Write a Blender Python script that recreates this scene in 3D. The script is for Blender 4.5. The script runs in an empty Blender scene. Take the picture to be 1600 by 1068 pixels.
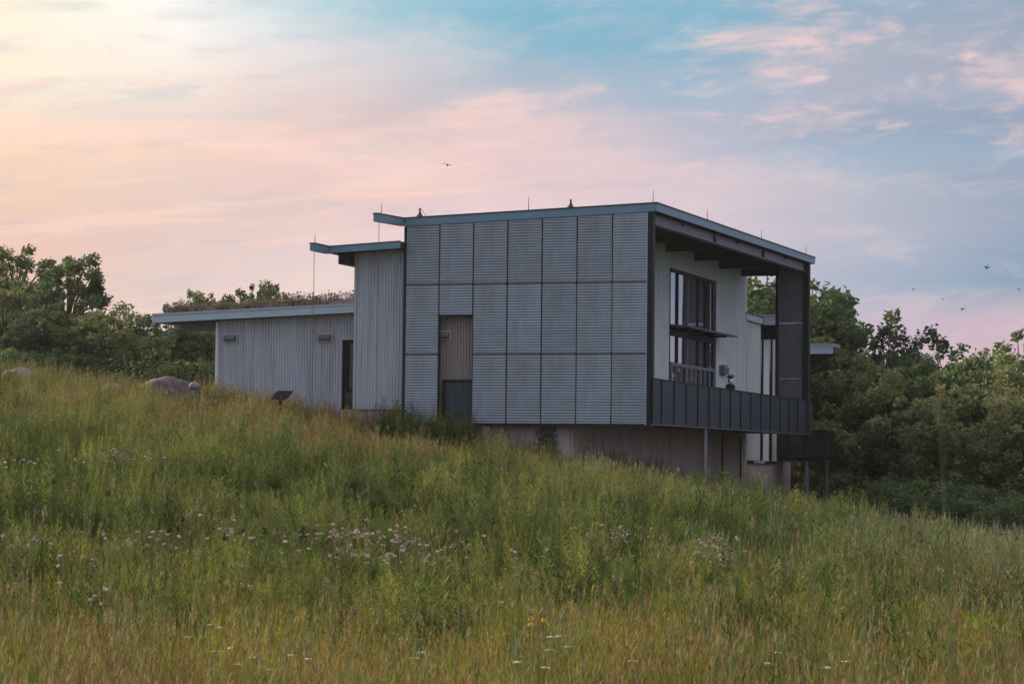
import bpy, math, random
import numpy as np
from mathutils import Vector, Matrix, noise as mn

# ------------------------------------------------------------------ camera
S = bpy.context.scene
COL = S.collection
R = math.radians
PITCH, ROLL, TH = 0.04885, 0.01096, 0.33177
FPX = 85 / 36 * 1600
CAM = Vector((0, 0, 1.7))
ORG = Vector((4.5874, 81.8876, 2.9503))       # near bottom corner of the corrugated screen wall
cd = bpy.data.cameras.new('camera'); cam = bpy.data.objects.new('camera', cd); COL.objects.link(cam)
cd.lens = 85; cd.sensor_width = 36; cd.clip_start = 0.3; cd.clip_end = 5000
cam.matrix_world = Matrix.Translation(CAM) @ Matrix.Rotation(math.pi/2 + PITCH, 4, 'X') @ Matrix.Rotation(-ROLL, 4, 'Z').inverted()
cd.dof.use_dof = True; cd.dof.focus_distance = 85; cd.dof.aperture_fstop = 7
S.camera = cam

# ------------------------------------------------------------------ sky, sun, exposure
S.view_settings.view_transform = 'Standard'; S.view_settings.look = 'None'
S.view_settings.exposure = 0.24; S.view_settings.gamma = 1.0; S.view_settings.use_curve_mapping = False
SUN_AZ, SUN_EL = R(-50), R(20)                 # azimuth from +Y, positive to the right
W = bpy.data.worlds.new('World'); S.world = W; W.use_nodes = True
def lin(c):
    return tuple(((v/255)/12.92 if v/255 <= .04045 else ((v/255+.055)/1.055)**2.4) for v in c)

def build_world():
    nt = W.node_tree; N = nt.nodes; L = nt.links; N.clear()
    out = N.new('ShaderNodeOutputWorld')
    tc = N.new('ShaderNodeTexCoord')
    sep = N.new('ShaderNodeSeparateXYZ'); L.new(tc.outputs['Generated'], sep.inputs[0])
    def M(op, a, b=None, c=None):
        n = N.new('ShaderNodeMath'); n.operation = op
        for i, v in enumerate((a, b, c)):
            if v is None: continue
            if isinstance(v, (int, float)): n.inputs[i].default_value = v
            else: L.new(v, n.inputs[i])
        return n.outputs[0]
    az0 = M('ARCTAN2', sep.outputs[0], sep.outputs[1])
    el0 = M('ARCSINE', sep.outputs[2])
    def noise(sx, sy, seed, detail=8, rough=.55, dist=0.0, shear=0.0):
        cx = N.new('ShaderNodeCombineXYZ')
        L.new(M('MULTIPLY', az0, sx), cx.inputs[0])
        L.new(M('MULTIPLY', M('ADD', el0, M('MULTIPLY', az0, shear)), sy), cx.inputs[1])
        cx.inputs[2].default_value = seed
        n = N.new('ShaderNodeTexNoise'); n.inputs['Scale'].default_value = 1
        n.inputs['Detail'].default_value = detail; n.inputs['Roughness'].default_value = rough
        n.inputs['Distortion'].default_value = dist
        L.new(cx.outputs[0], n.inputs['Vector']); return n.outputs['Fac']
    w1 = noise(9, 30, 1.3, 4, shear=-.08); w2 = noise(8, 26, 7.7, 5, shear=-.08)
    az = M('ADD', az0, M('MULTIPLY', M('SUBTRACT', w1, .5), .07))
    el = M('ADD', el0, M('MULTIPLY', M('SUBTRACT', w2, .5), .02))
    t = M('MULTIPLY_ADD', az, 1/2.4, .5)
    X = [-0.8, -.212, -.14, -.07, 0, .07, .14, .212, .8, 1.15]     # azimuth of the colour stops
    back = (178, 190, 210)
    rows = [
     (-.10, [(215,185,170),(205,180,172),(200,180,175),(200,182,180),(200,182,185),(198,178,188),(195,172,185),(192,168,182),(170,160,178),back]),
     (.035, [(235,200,180),(224,196,184),(222,200,198),(222,205,210),(224,206,212),(222,200,208),(214,186,198),(205,178,192),(170,160,178),back]),
     (.058, [(245,205,178),(226,190,178),(224,202,200),(224,205,210),(226,208,215),(220,203,213),(200,182,200),(202,178,194),(160,160,180),back]),
     (.075, [(250,210,180),(228,190,176),(226,200,195),(226,206,208),(226,208,214),(212,198,210),(160,174,196),(128,158,184),(140,150,176),back]),
     (.095, [(242,208,182),(232,194,178),(228,198,190),(230,200,200),(230,203,206),(216,198,208),(182,182,200),(150,164,188),(135,152,178),back]),
     (.118, [(248,222,192),(245,208,182),(232,204,192),(232,198,194),(228,198,202),(214,196,204),(176,184,200),(144,162,184),(130,150,180),back]),
     (.128, [(252,226,198),(252,216,188),(250,212,194),(248,210,200),(240,204,202),(196,190,204),(160,178,202),(150,170,194),(128,149,180),back]),
     (.140, [(250,232,205),(246,226,204),(224,213,209),(222,196,194),(218,196,200),(186,186,202),(152,168,190),(136,158,182),(125,148,180),back]),
     (.152, [(255,245,215),(255,242,214),(248,234,222),(222,210,210),(176,184,200),(160,182,204),(172,176,194),(152,168,190),(122,146,180),back]),
     (.168, [(255,250,225),(255,240,210),(254,246,240),(208,212,218),(134,180,202),(124,176,200),(170,176,192),(158,168,188),(122,146,180),back]),
     (.185, [(255,246,214),(255,246,216),(254,248,242),(158,198,212),(120,178,204),(120,178,204),(148,172,194),(150,166,188),(120,145,178),back]),
     (.205, [(255,250,230),(255,246,224),(250,248,240),(184,210,218),(150,196,214),(150,188,208),(172,180,196),(160,172,190),(120,145,178),back]),
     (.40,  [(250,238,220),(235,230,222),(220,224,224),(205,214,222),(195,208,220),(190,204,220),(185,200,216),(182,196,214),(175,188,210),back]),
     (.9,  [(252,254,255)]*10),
    ]
    prev = None
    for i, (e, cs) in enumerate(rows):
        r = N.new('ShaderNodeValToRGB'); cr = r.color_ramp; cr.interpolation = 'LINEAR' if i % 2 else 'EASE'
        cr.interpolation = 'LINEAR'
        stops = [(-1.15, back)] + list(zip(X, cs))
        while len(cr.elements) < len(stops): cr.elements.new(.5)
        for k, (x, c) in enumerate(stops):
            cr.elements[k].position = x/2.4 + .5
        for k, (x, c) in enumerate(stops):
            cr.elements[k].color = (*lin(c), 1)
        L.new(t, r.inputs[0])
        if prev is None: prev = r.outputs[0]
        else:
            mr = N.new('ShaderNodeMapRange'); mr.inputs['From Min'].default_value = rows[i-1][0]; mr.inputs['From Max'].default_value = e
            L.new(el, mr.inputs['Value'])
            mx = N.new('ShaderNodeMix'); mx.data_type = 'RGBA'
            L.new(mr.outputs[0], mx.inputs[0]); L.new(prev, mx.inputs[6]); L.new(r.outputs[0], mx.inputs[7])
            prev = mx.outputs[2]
    def mixc(fac, a, col, bl='MIX'):
        mx = N.new('ShaderNodeMix'); mx.data_type = 'RGBA'; mx.blend_type = bl
        L.new(fac, mx.inputs[0]); L.new(a, mx.inputs[6]); mx.inputs[7].default_value = (*col, 1); return mx.outputs[2]
    def mrange(v, a, b, c=0, d=1):
        m = N.new('ShaderNodeMapRange'); m.interpolation_type = 'SMOOTHSTEP'
        m.inputs['From Min'].default_value = a; m.inputs['From Max'].default_value = b
        m.inputs['To Min'].default_value = c; m.inputs['To Max'].default_value = d
        L.new(v, m.inputs['Value']); return m.outputs[0]
    # pink-lit ragged cloud edges high up, thin streaks lower down, blue-grey soft patches
    hi = mrange(el0, .10, .15)
    hi = M('MULTIPLY', hi, M('SUBTRACT', 1, M('MULTIPLY', M('MULTIPLY', mrange(az0, .05, .085, 1, 0), mrange(el0, .148, .160)), .85)))
    c1 = M('MULTIPLY', mrange(noise(15, 44, 3.1, 10, .62, .3, -.06), .48, .63), hi)
    c2 = M('MULTIPLY', mrange(noise(34, 150, 13.1, 9, .65, .2, -.08), .40, .62, .45, 1), c1)
    prev = mixc(M('MULTIPLY', c2, .80), prev, lin((244, 208, 204)))
    st = M('MULTIPLY', mrange(noise(5, 78, 23.0, 9, .62, .3, -.10), .49, .62), mrange(el0, .07, .12, .35, 1))
    lf = M('MULTIPLY', mrange(az0, -.02, .06, 1, 0), mrange(el0, .132, .150, 1, 0))
    prev = mixc(M('MULTIPLY', M('MULTIPLY', st, lf), .75), prev, lin((252, 214, 196)))
    bl = mrange(noise(9, 60, 41.0, 6, .55, .1, -.04), .52, .72)
    prev = mixc(M('MULTIPLY', bl, .28), prev, lin((150, 178, 198)))
    w3 = mrange(noise(24, 85, 55.0, 10, .66, .5, -.08), .48, .72)
    prev = mixc(M('MULTIPLY', w3, .22), prev, lin((255, 226, 214)))
    w4 = mrange(noise(13, 60, 71.0, 9, .62, .3, -.07), .50, .70)
    prev = mixc(M('MULTIPLY', w4, .30), prev, lin((172, 178, 194)))
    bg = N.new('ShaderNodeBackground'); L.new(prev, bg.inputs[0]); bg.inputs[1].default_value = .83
    sky = N.new('ShaderNodeTexSky'); sky.sky_type = 'NISHITA'; sky.sun_disc = False
    sky.sun_elevation = SUN_EL; sky.sun_rotation = SUN_AZ; sky.dust_density = 3; sky.altitude = 100
    bg2 = N.new('ShaderNodeBackground'); bg2.inputs[1].default_value = .05
    # clouds veil the clear sky: only a thin share of it comes through
    gm = N.new('ShaderNodeMix'); gm.data_type = 'RGBA'; gm.blend_type = 'MULTIPLY'; gm.inputs[0].default_value = 1
    L.new(sky.outputs[0], gm.inputs[6]); gm.inputs[7].default_value = (.12, .12, .12, 1)
    L.new(gm.outputs[2], bg2.inputs[0])
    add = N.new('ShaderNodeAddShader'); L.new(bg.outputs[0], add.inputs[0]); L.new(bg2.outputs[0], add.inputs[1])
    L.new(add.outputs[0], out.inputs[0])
build_world()
W.cycles.sampling_method = 'MANUAL'; W.cycles.sample_map_resolution = 1024

sl = bpy.data.lights.new('sun', 'SUN'); sun = bpy.data.objects.new('sun', sl); COL.objects.link(sun)
sl.energy = 4.8; sl.angle = R(14); sl.color = (1.0, .80, .58)
sdir = Vector((math.sin(SUN_AZ)*math.cos(SUN_EL), math.cos(SUN_AZ)*math.cos(SUN_EL), math.sin(SUN_EL)))
sun.rotation_euler = (-sdir).to_track_quat('-Z', 'Y').to_euler(); sun.location = (-30, 30, 40)

# ------------------------------------------------------------------ materials
def nodes_of(name):
    m = bpy.data.materials.new(name); m.use_nodes = True
    nt = m.node_tree; return m, nt, nt.nodes, nt.links, nt.nodes['Principled BSDF']

def surf(name, col, rough=.6, metal=0.0, var=.12, scale=3.0, stretch=(1,1,1), dirt=None, dirt_amt=.4, bump=.0, bscale=40, spec=.5, alpha=1):
    """Painted or metal or concrete surface with large mottling, streaks and fine relief, in object space."""
    m, nt, N, L, P = nodes_of(name)
    tc = N.new('ShaderNodeTexCoord'); mp = N.new('ShaderNodeMapping'); mp.inputs['Scale'].default_value = stretch
    L.new(tc.outputs['Object'], mp.inputs[0])
    n = N.new('ShaderNodeTexNoise'); n.inputs['Scale'].default_value = scale; n.inputs['Detail'].default_value = 6; n.inputs['Roughness'].default_value = .6
    L.new(mp.outputs[0], n.inputs['Vector'])
    r = N.new('ShaderNodeValToRGB'); r.color_ramp.elements[0].position = .3; r.color_ramp.elements[1].position = .7
    r.color_ramp.elements[0].color = (*[c*(1-var) for c in col], 1); r.color_ramp.elements[1].color = (*[min(1, c*(1+var)) for c in col], 1)
    L.new(n.outputs['Fac'], r.inputs[0]); o = r.outputs[0]
    oi = N.new('ShaderNodeObjectInfo')
    mr = N.new('ShaderNodeMapRange'); mr.inputs['To Min'].default_value = 1-var*.6; mr.inputs['To Max'].default_value = 1+var*.6
    L.new(oi.outputs['Random'], mr.inputs[0])
    mm = N.new('ShaderNodeMix'); mm.data_type = 'RGBA'; mm.blend_type = 'MULTIPLY'; mm.inputs[0].default_value = 1
    cb = N.new('ShaderNodeCombineColor'); [L.new(mr.outputs[0], cb.inputs[i]) for i in range(3)]
    L.new(o, mm.inputs[6]); L.new(cb.outputs[0], mm.inputs[7]); o = mm.outputs[2]
    if dirt:
        mp2 = N.new('ShaderNodeMapping'); mp2.inputs['Scale'].default_value = (4, 4, .25); L.new(tc.outputs['Object'], mp2.inputs[0])
        n2 = N.new('ShaderNodeTexNoise'); n2.inputs['Scale'].default_value = 1.2; n2.inputs['Detail'].default_value = 7
        L.new(mp2.outputs[0], n2.inputs['Vector'])
        m2 = N.new('ShaderNodeMapRange'); m2.inputs['From Min'].default_value = .48; m2.inputs['From Max'].default_value = .72; m2.inputs['To Max'].default_value = dirt_amt
        L.new(n2.outputs['Fac'], m2.inputs[0])
        mx = N.new('ShaderNodeMix'); mx.data_type = 'RGBA'; L.new(m2.outputs[0], mx.inputs[0]); L.new(o, mx.inputs[6]); mx.inputs[7].default_value = (*dirt, 1); o = mx.outputs[2]
    L.new(o, P.inputs['Base Color'])
    P.inputs['Roughness'].default_value = rough; P.inputs['Metallic'].default_value = metal
    P.inputs['Specular IOR Level'].default_value = spec
    rr = N.new('ShaderNodeMapRange'); rr.inputs['To Min'].default_value = max(.05, rough-.12); rr.inputs['To Max'].default_value = min(1, rough+.12)
    L.new(n.outputs['Fac'], rr.inputs[0]); L.new(rr.outputs[0], P.inputs['Roughness'])
    if bump:
        nb = N.new('ShaderNodeTexNoise'); nb.inputs['Scale'].default_value = bscale; nb.inputs['Detail'].default_value = 5; L.new(tc.outputs['Object'], nb.inputs['Vector'])
        b = N.new('ShaderNodeBump'); b.inputs['Strength'].default_value = bump; b.inputs['Distance'].default_value = .02
        L.new(nb.outputs['Fac'], b.inputs['Height']); L.new(b.outputs[0], P.inputs['Normal'])
    return m

def leafmat(name, cols, trans=.3, scale=.12, rnd=.5, rough=.65, fine=9):
    """Foliage: colour runs through cols by position in the place and by plant."""
    m, nt, N, L, P = nodes_of(name)
    geo = N.new('ShaderNodeNewGeometry'); oi = N.new('ShaderNodeObjectInfo')
    n = N.new('ShaderNodeTexNoise'); n.inputs['Scale'].default_value = scale; n.inputs['Detail'].default_value = 5; n.inputs['Roughness'].default_value = .6
    L.new(geo.outputs['Position'], n.inputs['Vector'])
    a = N.new('ShaderNodeMath'); a.operation = 'MULTIPLY_ADD'; L.new(oi.outputs['Random'], a.inputs[0]); a.inputs[1].default_value = rnd; a.inputs[2].default_value = -rnd/2
    s = N.new('ShaderNodeMapRange'); s.inputs['From Min'].default_value = .3; s.inputs['From Max'].default_value = .7; L.new(n.outputs['Fac'], s.inputs[0])
    s.clamp = False
    b = N.new('ShaderNodeMath'); b.operation = 'ADD'; b.use_clamp = True; L.new(a.outputs[0], b.inputs[0]); L.new(s.outputs[0], b.inputs[1])
    r = N.new('ShaderNodeValToRGB'); cr = r.color_ramp
    while len(cr.elements) < len(cols): cr.elements.new(.5)
    for i, c in enumerate(cols): cr.elements[i].position = i/(len(cols)-1)
    for i, c in enumerate(cols): cr.elements[i].color = (*c, 1)
    L.new(b.outputs[0], r.inputs[0])
    n2 = N.new('ShaderNodeTexNoise'); n2.inputs['Scale'].default_value = fine; n2.inputs['Detail'].default_value = 2; L.new(geo.outputs['Position'], n2.inputs['Vector'])
    mr = N.new('ShaderNodeMapRange'); mr.inputs['From Min'].default_value = .3; mr.inputs['From Max'].default_value = .7; mr.inputs['To Min'].default_value = .55; mr.inputs['To Max'].default_value = 1.5
    L.new(n2.outputs['Fac'], mr.inputs[0]); cb = N.new('ShaderNodeCombineColor'); [L.new(mr.outputs[0], cb.inputs[i]) for i in range(3)]
    mm = N.new('ShaderNodeMix'); mm.data_type = 'RGBA'; mm.blend_type = 'MULTIPLY'; mm.inputs[0].default_value = 1
    L.new(r.outputs[0], mm.inputs[6]); L.new(cb.outputs[0], mm.inputs[7])
    L.new(mm.outputs[2], P.inputs['Base Color']); P.inputs['Roughness'].default_value = rough; P.inputs['Specular IOR Level'].default_value = .25
    tr = N.new('ShaderNodeBsdfTranslucent'); L.new(mm.outputs[2], tr.inputs[0])
    ms = N.new('ShaderNodeMixShader'); ms.inputs[0].default_value = trans
    L.new(P.outputs[0], ms.inputs[1]); L.new(tr.outputs[0], ms.inputs[2]); L.new(ms.outputs[0], N['Material Output'].inputs[0])
    return m

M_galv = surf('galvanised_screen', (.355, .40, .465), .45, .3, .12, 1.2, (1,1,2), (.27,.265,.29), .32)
M_farscreen = surf('shaded_screen', (.17, .175, .215), .5, .2, .12, 1.2)  # darker copy of the galvanised screen, shade put into its colour
M_dark = surf('dark_steel', (.010, .016, .024), .6, 0, .15, 2, spec=.25)
M_fascia = surf('blue_grey_fascia', (.16, .27, .36), .5, .25, .10, .8, (1,1,4))
M_wingfascia = surf('lit_metal_fascia', (.40, .50, .58), .5, .2, .07, .8, (1,1,4))  # same metal as the main fascia, with stronger light put into its colour
M_siding = surf('grey_ribbed_siding', (.50, .52, .59), .6, .1, .10, .5, (3,3,.3), (.35,.315,.335), .8)
M_siding_warm = surf('weathered_ribbed_siding', (.34, .29, .30), .65, .05, .12, .6, (3,3,.3), (.26,.21,.19), .6)
M_siding_pale = surf('pale_ribbed_siding', (.68, .72, .76), .6, .0, .08, .5, (3,3,.3), (.50,.50,.52), .6)
M_white = surf('pale_panel', (.72, .73, .76), .5, 0, .05, 1)
M_trim = surf('light_metal_trim', (.40, .41, .44), .5, .2, .06, 1)
M_conc = surf('pinkish_concrete', (.44, .33, .335), .85, 0, .18, 1.1, (1,1,.6), (.22,.165,.17), .6, .25, 30)
M_planter = surf('tan_planter_edge', (.30, .27, .27), .75, 0, .12, 2, (1,1,1), (.16,.14,.12), .5)
M_beam = surf('grey_violet_beam', (.17, .165, .225), .6, .1, .10, 1)
M_soffit = surf('dark_soffit', (.014, .016, .025), .7, 0, .10, 1)
M_parapet = surf('charcoal_parapet_metal', (.022, .035, .062), .5, 0, .25, 1.2, (1,1,.5), (.06,.06,.075), .5, spec=.3)
M_lampgrey = surf('grey_lamp_housing', (.15, .16, .185), .5, .3, .08, 3)
M_seam = surf('black_seam', (.007, .009, .013), .7, 0, .1, 2, spec=.15)
M_canopy = surf('canopy_metal', (.10, .09, .11), .5, .3, .08, 2)
M_bark = surf('bark', (.055, .042, .034), .9, 0, .3, 3, (1,1,.3), None, 0, .5, 12)
M_rock_dark = surf('violet_brown_rock', (.12, .085, .10), .85, 0, .45, 2.2, (1,1,3), (.05,.035,.04), .8, .6, 8)
M_rock_pale = surf('pale_grey_rock', (.22, .22, .235), .8, 0, .15, 2, (1,1,1), (.2,.2,.2), .4, .4, 8)
M_bird = surf('dark_feathers', (.02, .02, .022), .8, 0, .1, 4)
M_chain = surf('rain_chain_metal', (.10, .085, .08), .5, .5, .1, 4)
M_rod = surf('rod_metal', (.10, .08, .075), .45, .6, .1, 4)
M_chair = surf('chair_grey_plastic', (.20, .21, .23), .6, 0, .1, 3)

def glassmat():
    m, nt, N, L, P = nodes_of('window_glass')
    P.inputs['Base Color'].default_value = (.46, .52, .60, 1); P.inputs['Roughness'].default_value = .02
    P.inputs['Metallic'].default_value = .9; P.inputs['IOR'].default_value = 1.9; P.inputs['Specular IOR Level'].default_value = 1
    tc = N.new('ShaderNodeTexCoord'); n = N.new('ShaderNodeTexNoise'); n.inputs['Scale'].default_value = .35; n.inputs['Detail'].default_value = 1
    L.new(tc.outputs['Object'], n.inputs['Vector'])
    b = N.new('ShaderNodeBump'); b.inputs['Strength'].default_value = .08; b.inputs['Distance'].default_value = .05
    L.new(n.outputs['Fac'], b.inputs['Height']); L.new(b.outputs[0], P.inputs['Normal'])
    return m
M_glass = glassmat()
M_glassdark = surf('dark_glass', (.012,.015,.02), .08, 0, .05, 1)
def meshmat():
    m, nt, N, L, P = nodes_of('perforated_black_metal')
    P.inputs['Base Color'].default_value = (.012, .013, .018, 1); P.inputs['Roughness'].default_value = .55
    t = N.new('ShaderNodeBsdfTransparent'); ms = N.new('ShaderNodeMixShader'); ms.inputs[0].default_value = .32
    L.new(P.outputs[0], ms.inputs[1]); L.new(t.outputs[0], ms.inputs[2]); L.new(ms.outputs[0], N['Material Output'].inputs[0]); return m
M_perf = meshmat()

M_grass = leafmat('green_grass', [(.07,.12,.012),(.15,.22,.025),(.29,.32,.035),(.42,.35,.055)], .30, .16, .9)
M_dry = leafmat('rust_grass', [(.19,.115,.04),(.25,.165,.06),(.27,.21,.085),(.20,.20,.07)], .30, .2, .8)
M_cool = leafmat('grey_green_grass', [(0.114,0.146,0.074),(0.167,0.205,0.105),(0.24,0.261,0.135),(0.293,0.272,0.146)], .28, .2, .8)
M_forb = leafmat('leafy_weed', [(.040,.068,.020),(.080,.125,.032),(.150,.195,.048),(.29,.31,.07)], .32, .22, .7)
M_yforb = leafmat('yellow_green_weed', [(.08,.13,.02),(.18,.23,.035),(.30,.32,.05),(.42,.38,.05)], .4, .5, .9)
M_clump = leafmat('goldenrod_leaf', [(.055,.095,.022),(.11,.18,.040),(.20,.27,.055),(.30,.32,.07)], .38, .5, 1.3)
M_stem = leafmat('stem_brown', [(.05,.04,.02),(.08,.06,.03)], .1, .5, .5)
M_seed = leafmat('dark_seedhead', [(.035,.018,.018),(.06,.03,.025)], .1, .5, .8)
M_stalk = leafmat('tan_stalk_head', [(.07,.04,.03),(.15,.10,.06),(.26,.20,.13),(.33,.28,.20)], .2, 1, 1.2)
M_lav = leafmat('lavender_petals', [(.40,.29,.35),(.50,.39,.44),(.60,.52,.55)], .3, 2, .8)
M_umbel = leafmat('white_umbel', [(.70,.68,.60),(.85,.83,.78)], .3, 3, .5)
M_yel = leafmat('yellow_petals', [(.75,.36,.01),(.85,.50,.02)], .3, 3, .4)
M_yleaf = leafmat('yellow_green_leaf', [(.13,.17,.02),(.26,.27,.03)], .4, 2, .5)
M_roofdry = leafmat('roof_dry_plant', [(.15,.11,.08),(.22,.17,.13),(.13,.13,.06)], .2, 2, .9)
M_tree = leafmat('tree_leaf', [(.058,.100,.046),(.10,.155,.062),(.15,.205,.080),(.21,.25,.10)], .42, .8, .6, fine=3.5)
M_tree2 = leafmat('tree_leaf_olive', [(.085,.112,.052),(.14,.172,.075),(.20,.23,.10),(.27,.28,.13)], .42, .8, .6, fine=3.5)
M_tree3 = leafmat('tree_leaf_dark', [(.042,.078,.044),(.075,.120,.060),(.115,.165,.08)], .42, .8, .6, fine=3.5)
M_young = leafmat('young_leaf', [(.075,.115,.040),(.105,.150,.055)], .4, .8, .5)
M_ground = surf('meadow_soil', (.040, .042, .018), .95, 0, .35, 1.5, (1,1,1), None, 0, .5, 5)

# ------------------------------------------------------------------ helpers
class MB:
    def __init__(s): s.v = []; s.f = []
    def add(s, vs, fs):
        b = len(s.v); s.v += [tuple(v) for v in vs]; s.f += [tuple(b+i for i in f) for f in fs]; return s
    def box(s, x0, x1, y0, y1, z0, z1):
        return s.hexa([(x0,y0,z0),(x1,y0,z0),(x1,y1,z0),(x0,y1,z0),(x0,y0,z1),(x1,y0,z1),(x1,y1,z1),(x0,y1,z1)])
    def hexa(s, p):
        return s.add(p, [(0,3,2,1),(4,5,6,7),(0,1,5,4),(1,2,6,5),(2,3,7,6),(3,0,4,7)])
    def tube(s, pts, rad, n=8, cap=True):
        pts = [Vector(p) for p in pts]; rad = rad if hasattr(rad, '__len__') else [rad]*len(pts)
        rings = []
        for i, p in enumerate(pts):
            d = (pts[min(i+1, len(pts)-1)] - pts[max(i-1, 0)]).normalized()
            a = d.orthogonal().normalized() if abs(d.z) < .9 else d.cross(Vector((0,1,0))).normalized()
            b = d.cross(a)
            rings.append([p + (a*math.cos(2*math.pi*k/n) + b*math.sin(2*math.pi*k/n))*rad[i] for k in range(n)])
        vs = [v for r_ in rings for v in r_]; fs = []
        for i in range(len(pts)-1):
            for k in range(n): fs.append((i*n+k, i*n+(k+1)%n, (i+1)*n+(k+1)%n, (i+1)*n+k))
        if cap: fs += [tuple(range(n))[::-1], tuple((len(pts)-1)*n+k for k in range(n))]
        return s.add(vs, fs)
    def build(s, name, mat, parent=None, smooth=False, loc=None, label=None):
        me = bpy.data.meshes.new(name); me.from_pydata(s.v, [], s.f); me.update()
        if smooth: me.shade_smooth()
        return link(name, me, mat, parent, loc, label)
def link(name, me, mat, parent=None, loc=None, label=None):
    if mat is not None and not me.materials: me.materials.append(mat)
    o = bpy.data.objects.new(name, me); COL.objects.link(o)
    if parent: o.parent = parent
    if loc is not None: o.location = loc
    if label: o['label'] = label
    return o
def tag(o, label=None, cat=None, group=None, kind=None):
    if label: o['label'] = label
    if cat: o['category'] = cat
    if group: o['group'] = group
    if kind: o['kind'] = kind
    return o
def empty(name, loc=(0,0,0), rz=0.0):
    o = bpy.data.objects.new(name, None); COL.objects.link(o); o.location = loc; o.rotation_euler = (0,0,rz); o.empty_display_size = .3; return o
def copy_tree(o, parent=None):
    c = o.copy(); COL.objects.link(c)
    if parent: c.parent = parent
    for ch in list(o.children): copy_tree(ch, c)
    return c
def quads(name, V, F, mats, midx=None, smooth=False):
    """numpy verts (N,3) and quad faces (M,4) to a mesh, fast."""
    me = bpy.data.meshes.new(name); V = np.asarray(V, dtype=np.float32); F = np.asarray(F, dtype=np.int32)
    me.vertices.add(len(V)); me.vertices.foreach_set('co', V.ravel())
    me.loops.add(F.size); me.loops.foreach_set('vertex_index', F.ravel())
    me.polygons.add(len(F)); me.polygons.foreach_set('loop_start', np.arange(0, F.size, 4, dtype=np.int32))
    for m in mats: me.materials.append(m)
    if midx is not None: me.polygons.foreach_set('material_index', np.asarray(midx, dtype=np.int32))
    me.update(calc_edges=True); me.validate()
    return me

# ------------------------------------------------------------------ terrain
BX = np.array([-90,-40,-19,-14,-10.7,-6.7,-4,-1.3,2,4.6,7.3,10,13,17,20,40,90.])
BZ = np.array([7.5,6.3,4.35,3.65,3.35,2.60,2.02,1.72,1.35,.75,.15,-.35,-1.1,-1.5,-2.0,-3.6,-5.])
TY = np.array([-50,0,8,18,25,32,45,60,72,85,400.])
TT = np.array([0,0,0,0,.02,.07,.27,.54,.77,1.0,1.0])
LY = np.array([-50,0,8,18,25,400.]); LZ = np.array([.3,.1,-.2,-.72,-.72,-.72])
CY = np.array([-50,88,100,130,400.]); CZ = np.array([1,1,.9,.72,.4])
def smooth_interp(x, X, Y):
    x = np.asarray(x, dtype=float)
    return (np.interp(x-1.5, X, Y) + 2*np.interp(x, X, Y) + np.interp(x+1.5, X, Y))/4
def ground(x, y):
    x = np.asarray(x, dtype=float); y = np.asarray(y, dtype=float)
    B = smooth_interp(x*(1+np.clip((85-y)/85, 0, 1)*.25), BX, BZ)
    B = np.where(B > 0, B*smooth_interp(y, CY, CZ), B)
    T = smooth_interp(y, TY, TT)
    h = smooth_interp(y, LY, LZ)*(1-T) + B*T
    return h + .10*np.sin(x*.9+1.3)*np.sin(y*.33) * np.clip(y/30, 0, 1) + .06*np.sin(x*2.1+y*.5)
def gz(x, y): return float(ground(x, y))
# picture ray to ground / to depth (for standing things where the photograph shows them)
cp_, sp_ = math.cos(PITCH), math.sin(PITCH)
FW = Vector((0, cp_, sp_)); UP0 = Vector((0, -sp_, cp_)); RT0 = Vector((1, 0, 0))
RT = RT0*math.cos(ROLL) + UP0*math.sin(ROLL); UP = UP0*math.cos(ROLL) - RT0*math.sin(ROLL)
def ray(px, py): return FW + RT*((px-800)/FPX) - UP*((py-534)/FPX)
def at(px, py, Y): d = ray(px, py); return CAM + d*(Y/d.y)
def on_ground(px, py, hgt=0.0, y0=15., y1=130.):
    """where the ray meets the surface lying hgt above the soil"""
    d = ray(px, py); y = y0
    while y < y1:
        p = CAM + d*(y/d.y)
        if p.z < gz(p.x, p.y) + hgt: return p
        y += .15
    return None

def build_ground():
    xs = np.concatenate([np.linspace(-600,-60,12), np.linspace(-50,50,101), np.linspace(60,600,12)])
    ys = np.concatenate([np.linspace(-60,0,9), np.linspace(1.5,150,100), np.linspace(160,900,16)])
    X, Y = np.meshgrid(xs, ys); Z = ground(X, Y)
    V = np.stack([X, Y, Z], -1).reshape(-1, 3); nx = len(xs)
    i, j = np.meshgrid(np.arange(len(ys)-1), np.arange(nx-1), indexing='ij')
    a = (i*nx+j).ravel(); F = np.stack([a, a+1, a+1+nx, a+nx], 1)
    me = quads('ground', V, F, [M_ground]); me.shade_smooth()
    tag(link('ground', me, None), 'sloping prairie soil under tall grass rising to the left', kind='structure')
build_ground()

# ------------------------------------------------------------------ the building
BLD = empty('nature_centre', ORG, -TH)
tag(BLD, 'grey metal-clad building with corrugated screens, flat roofs and long balcony on the hillside', 'building')
def B(mb, name, mat, parent=None, **k): return mb.build(name, mat, parent or BLD, **k)

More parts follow.
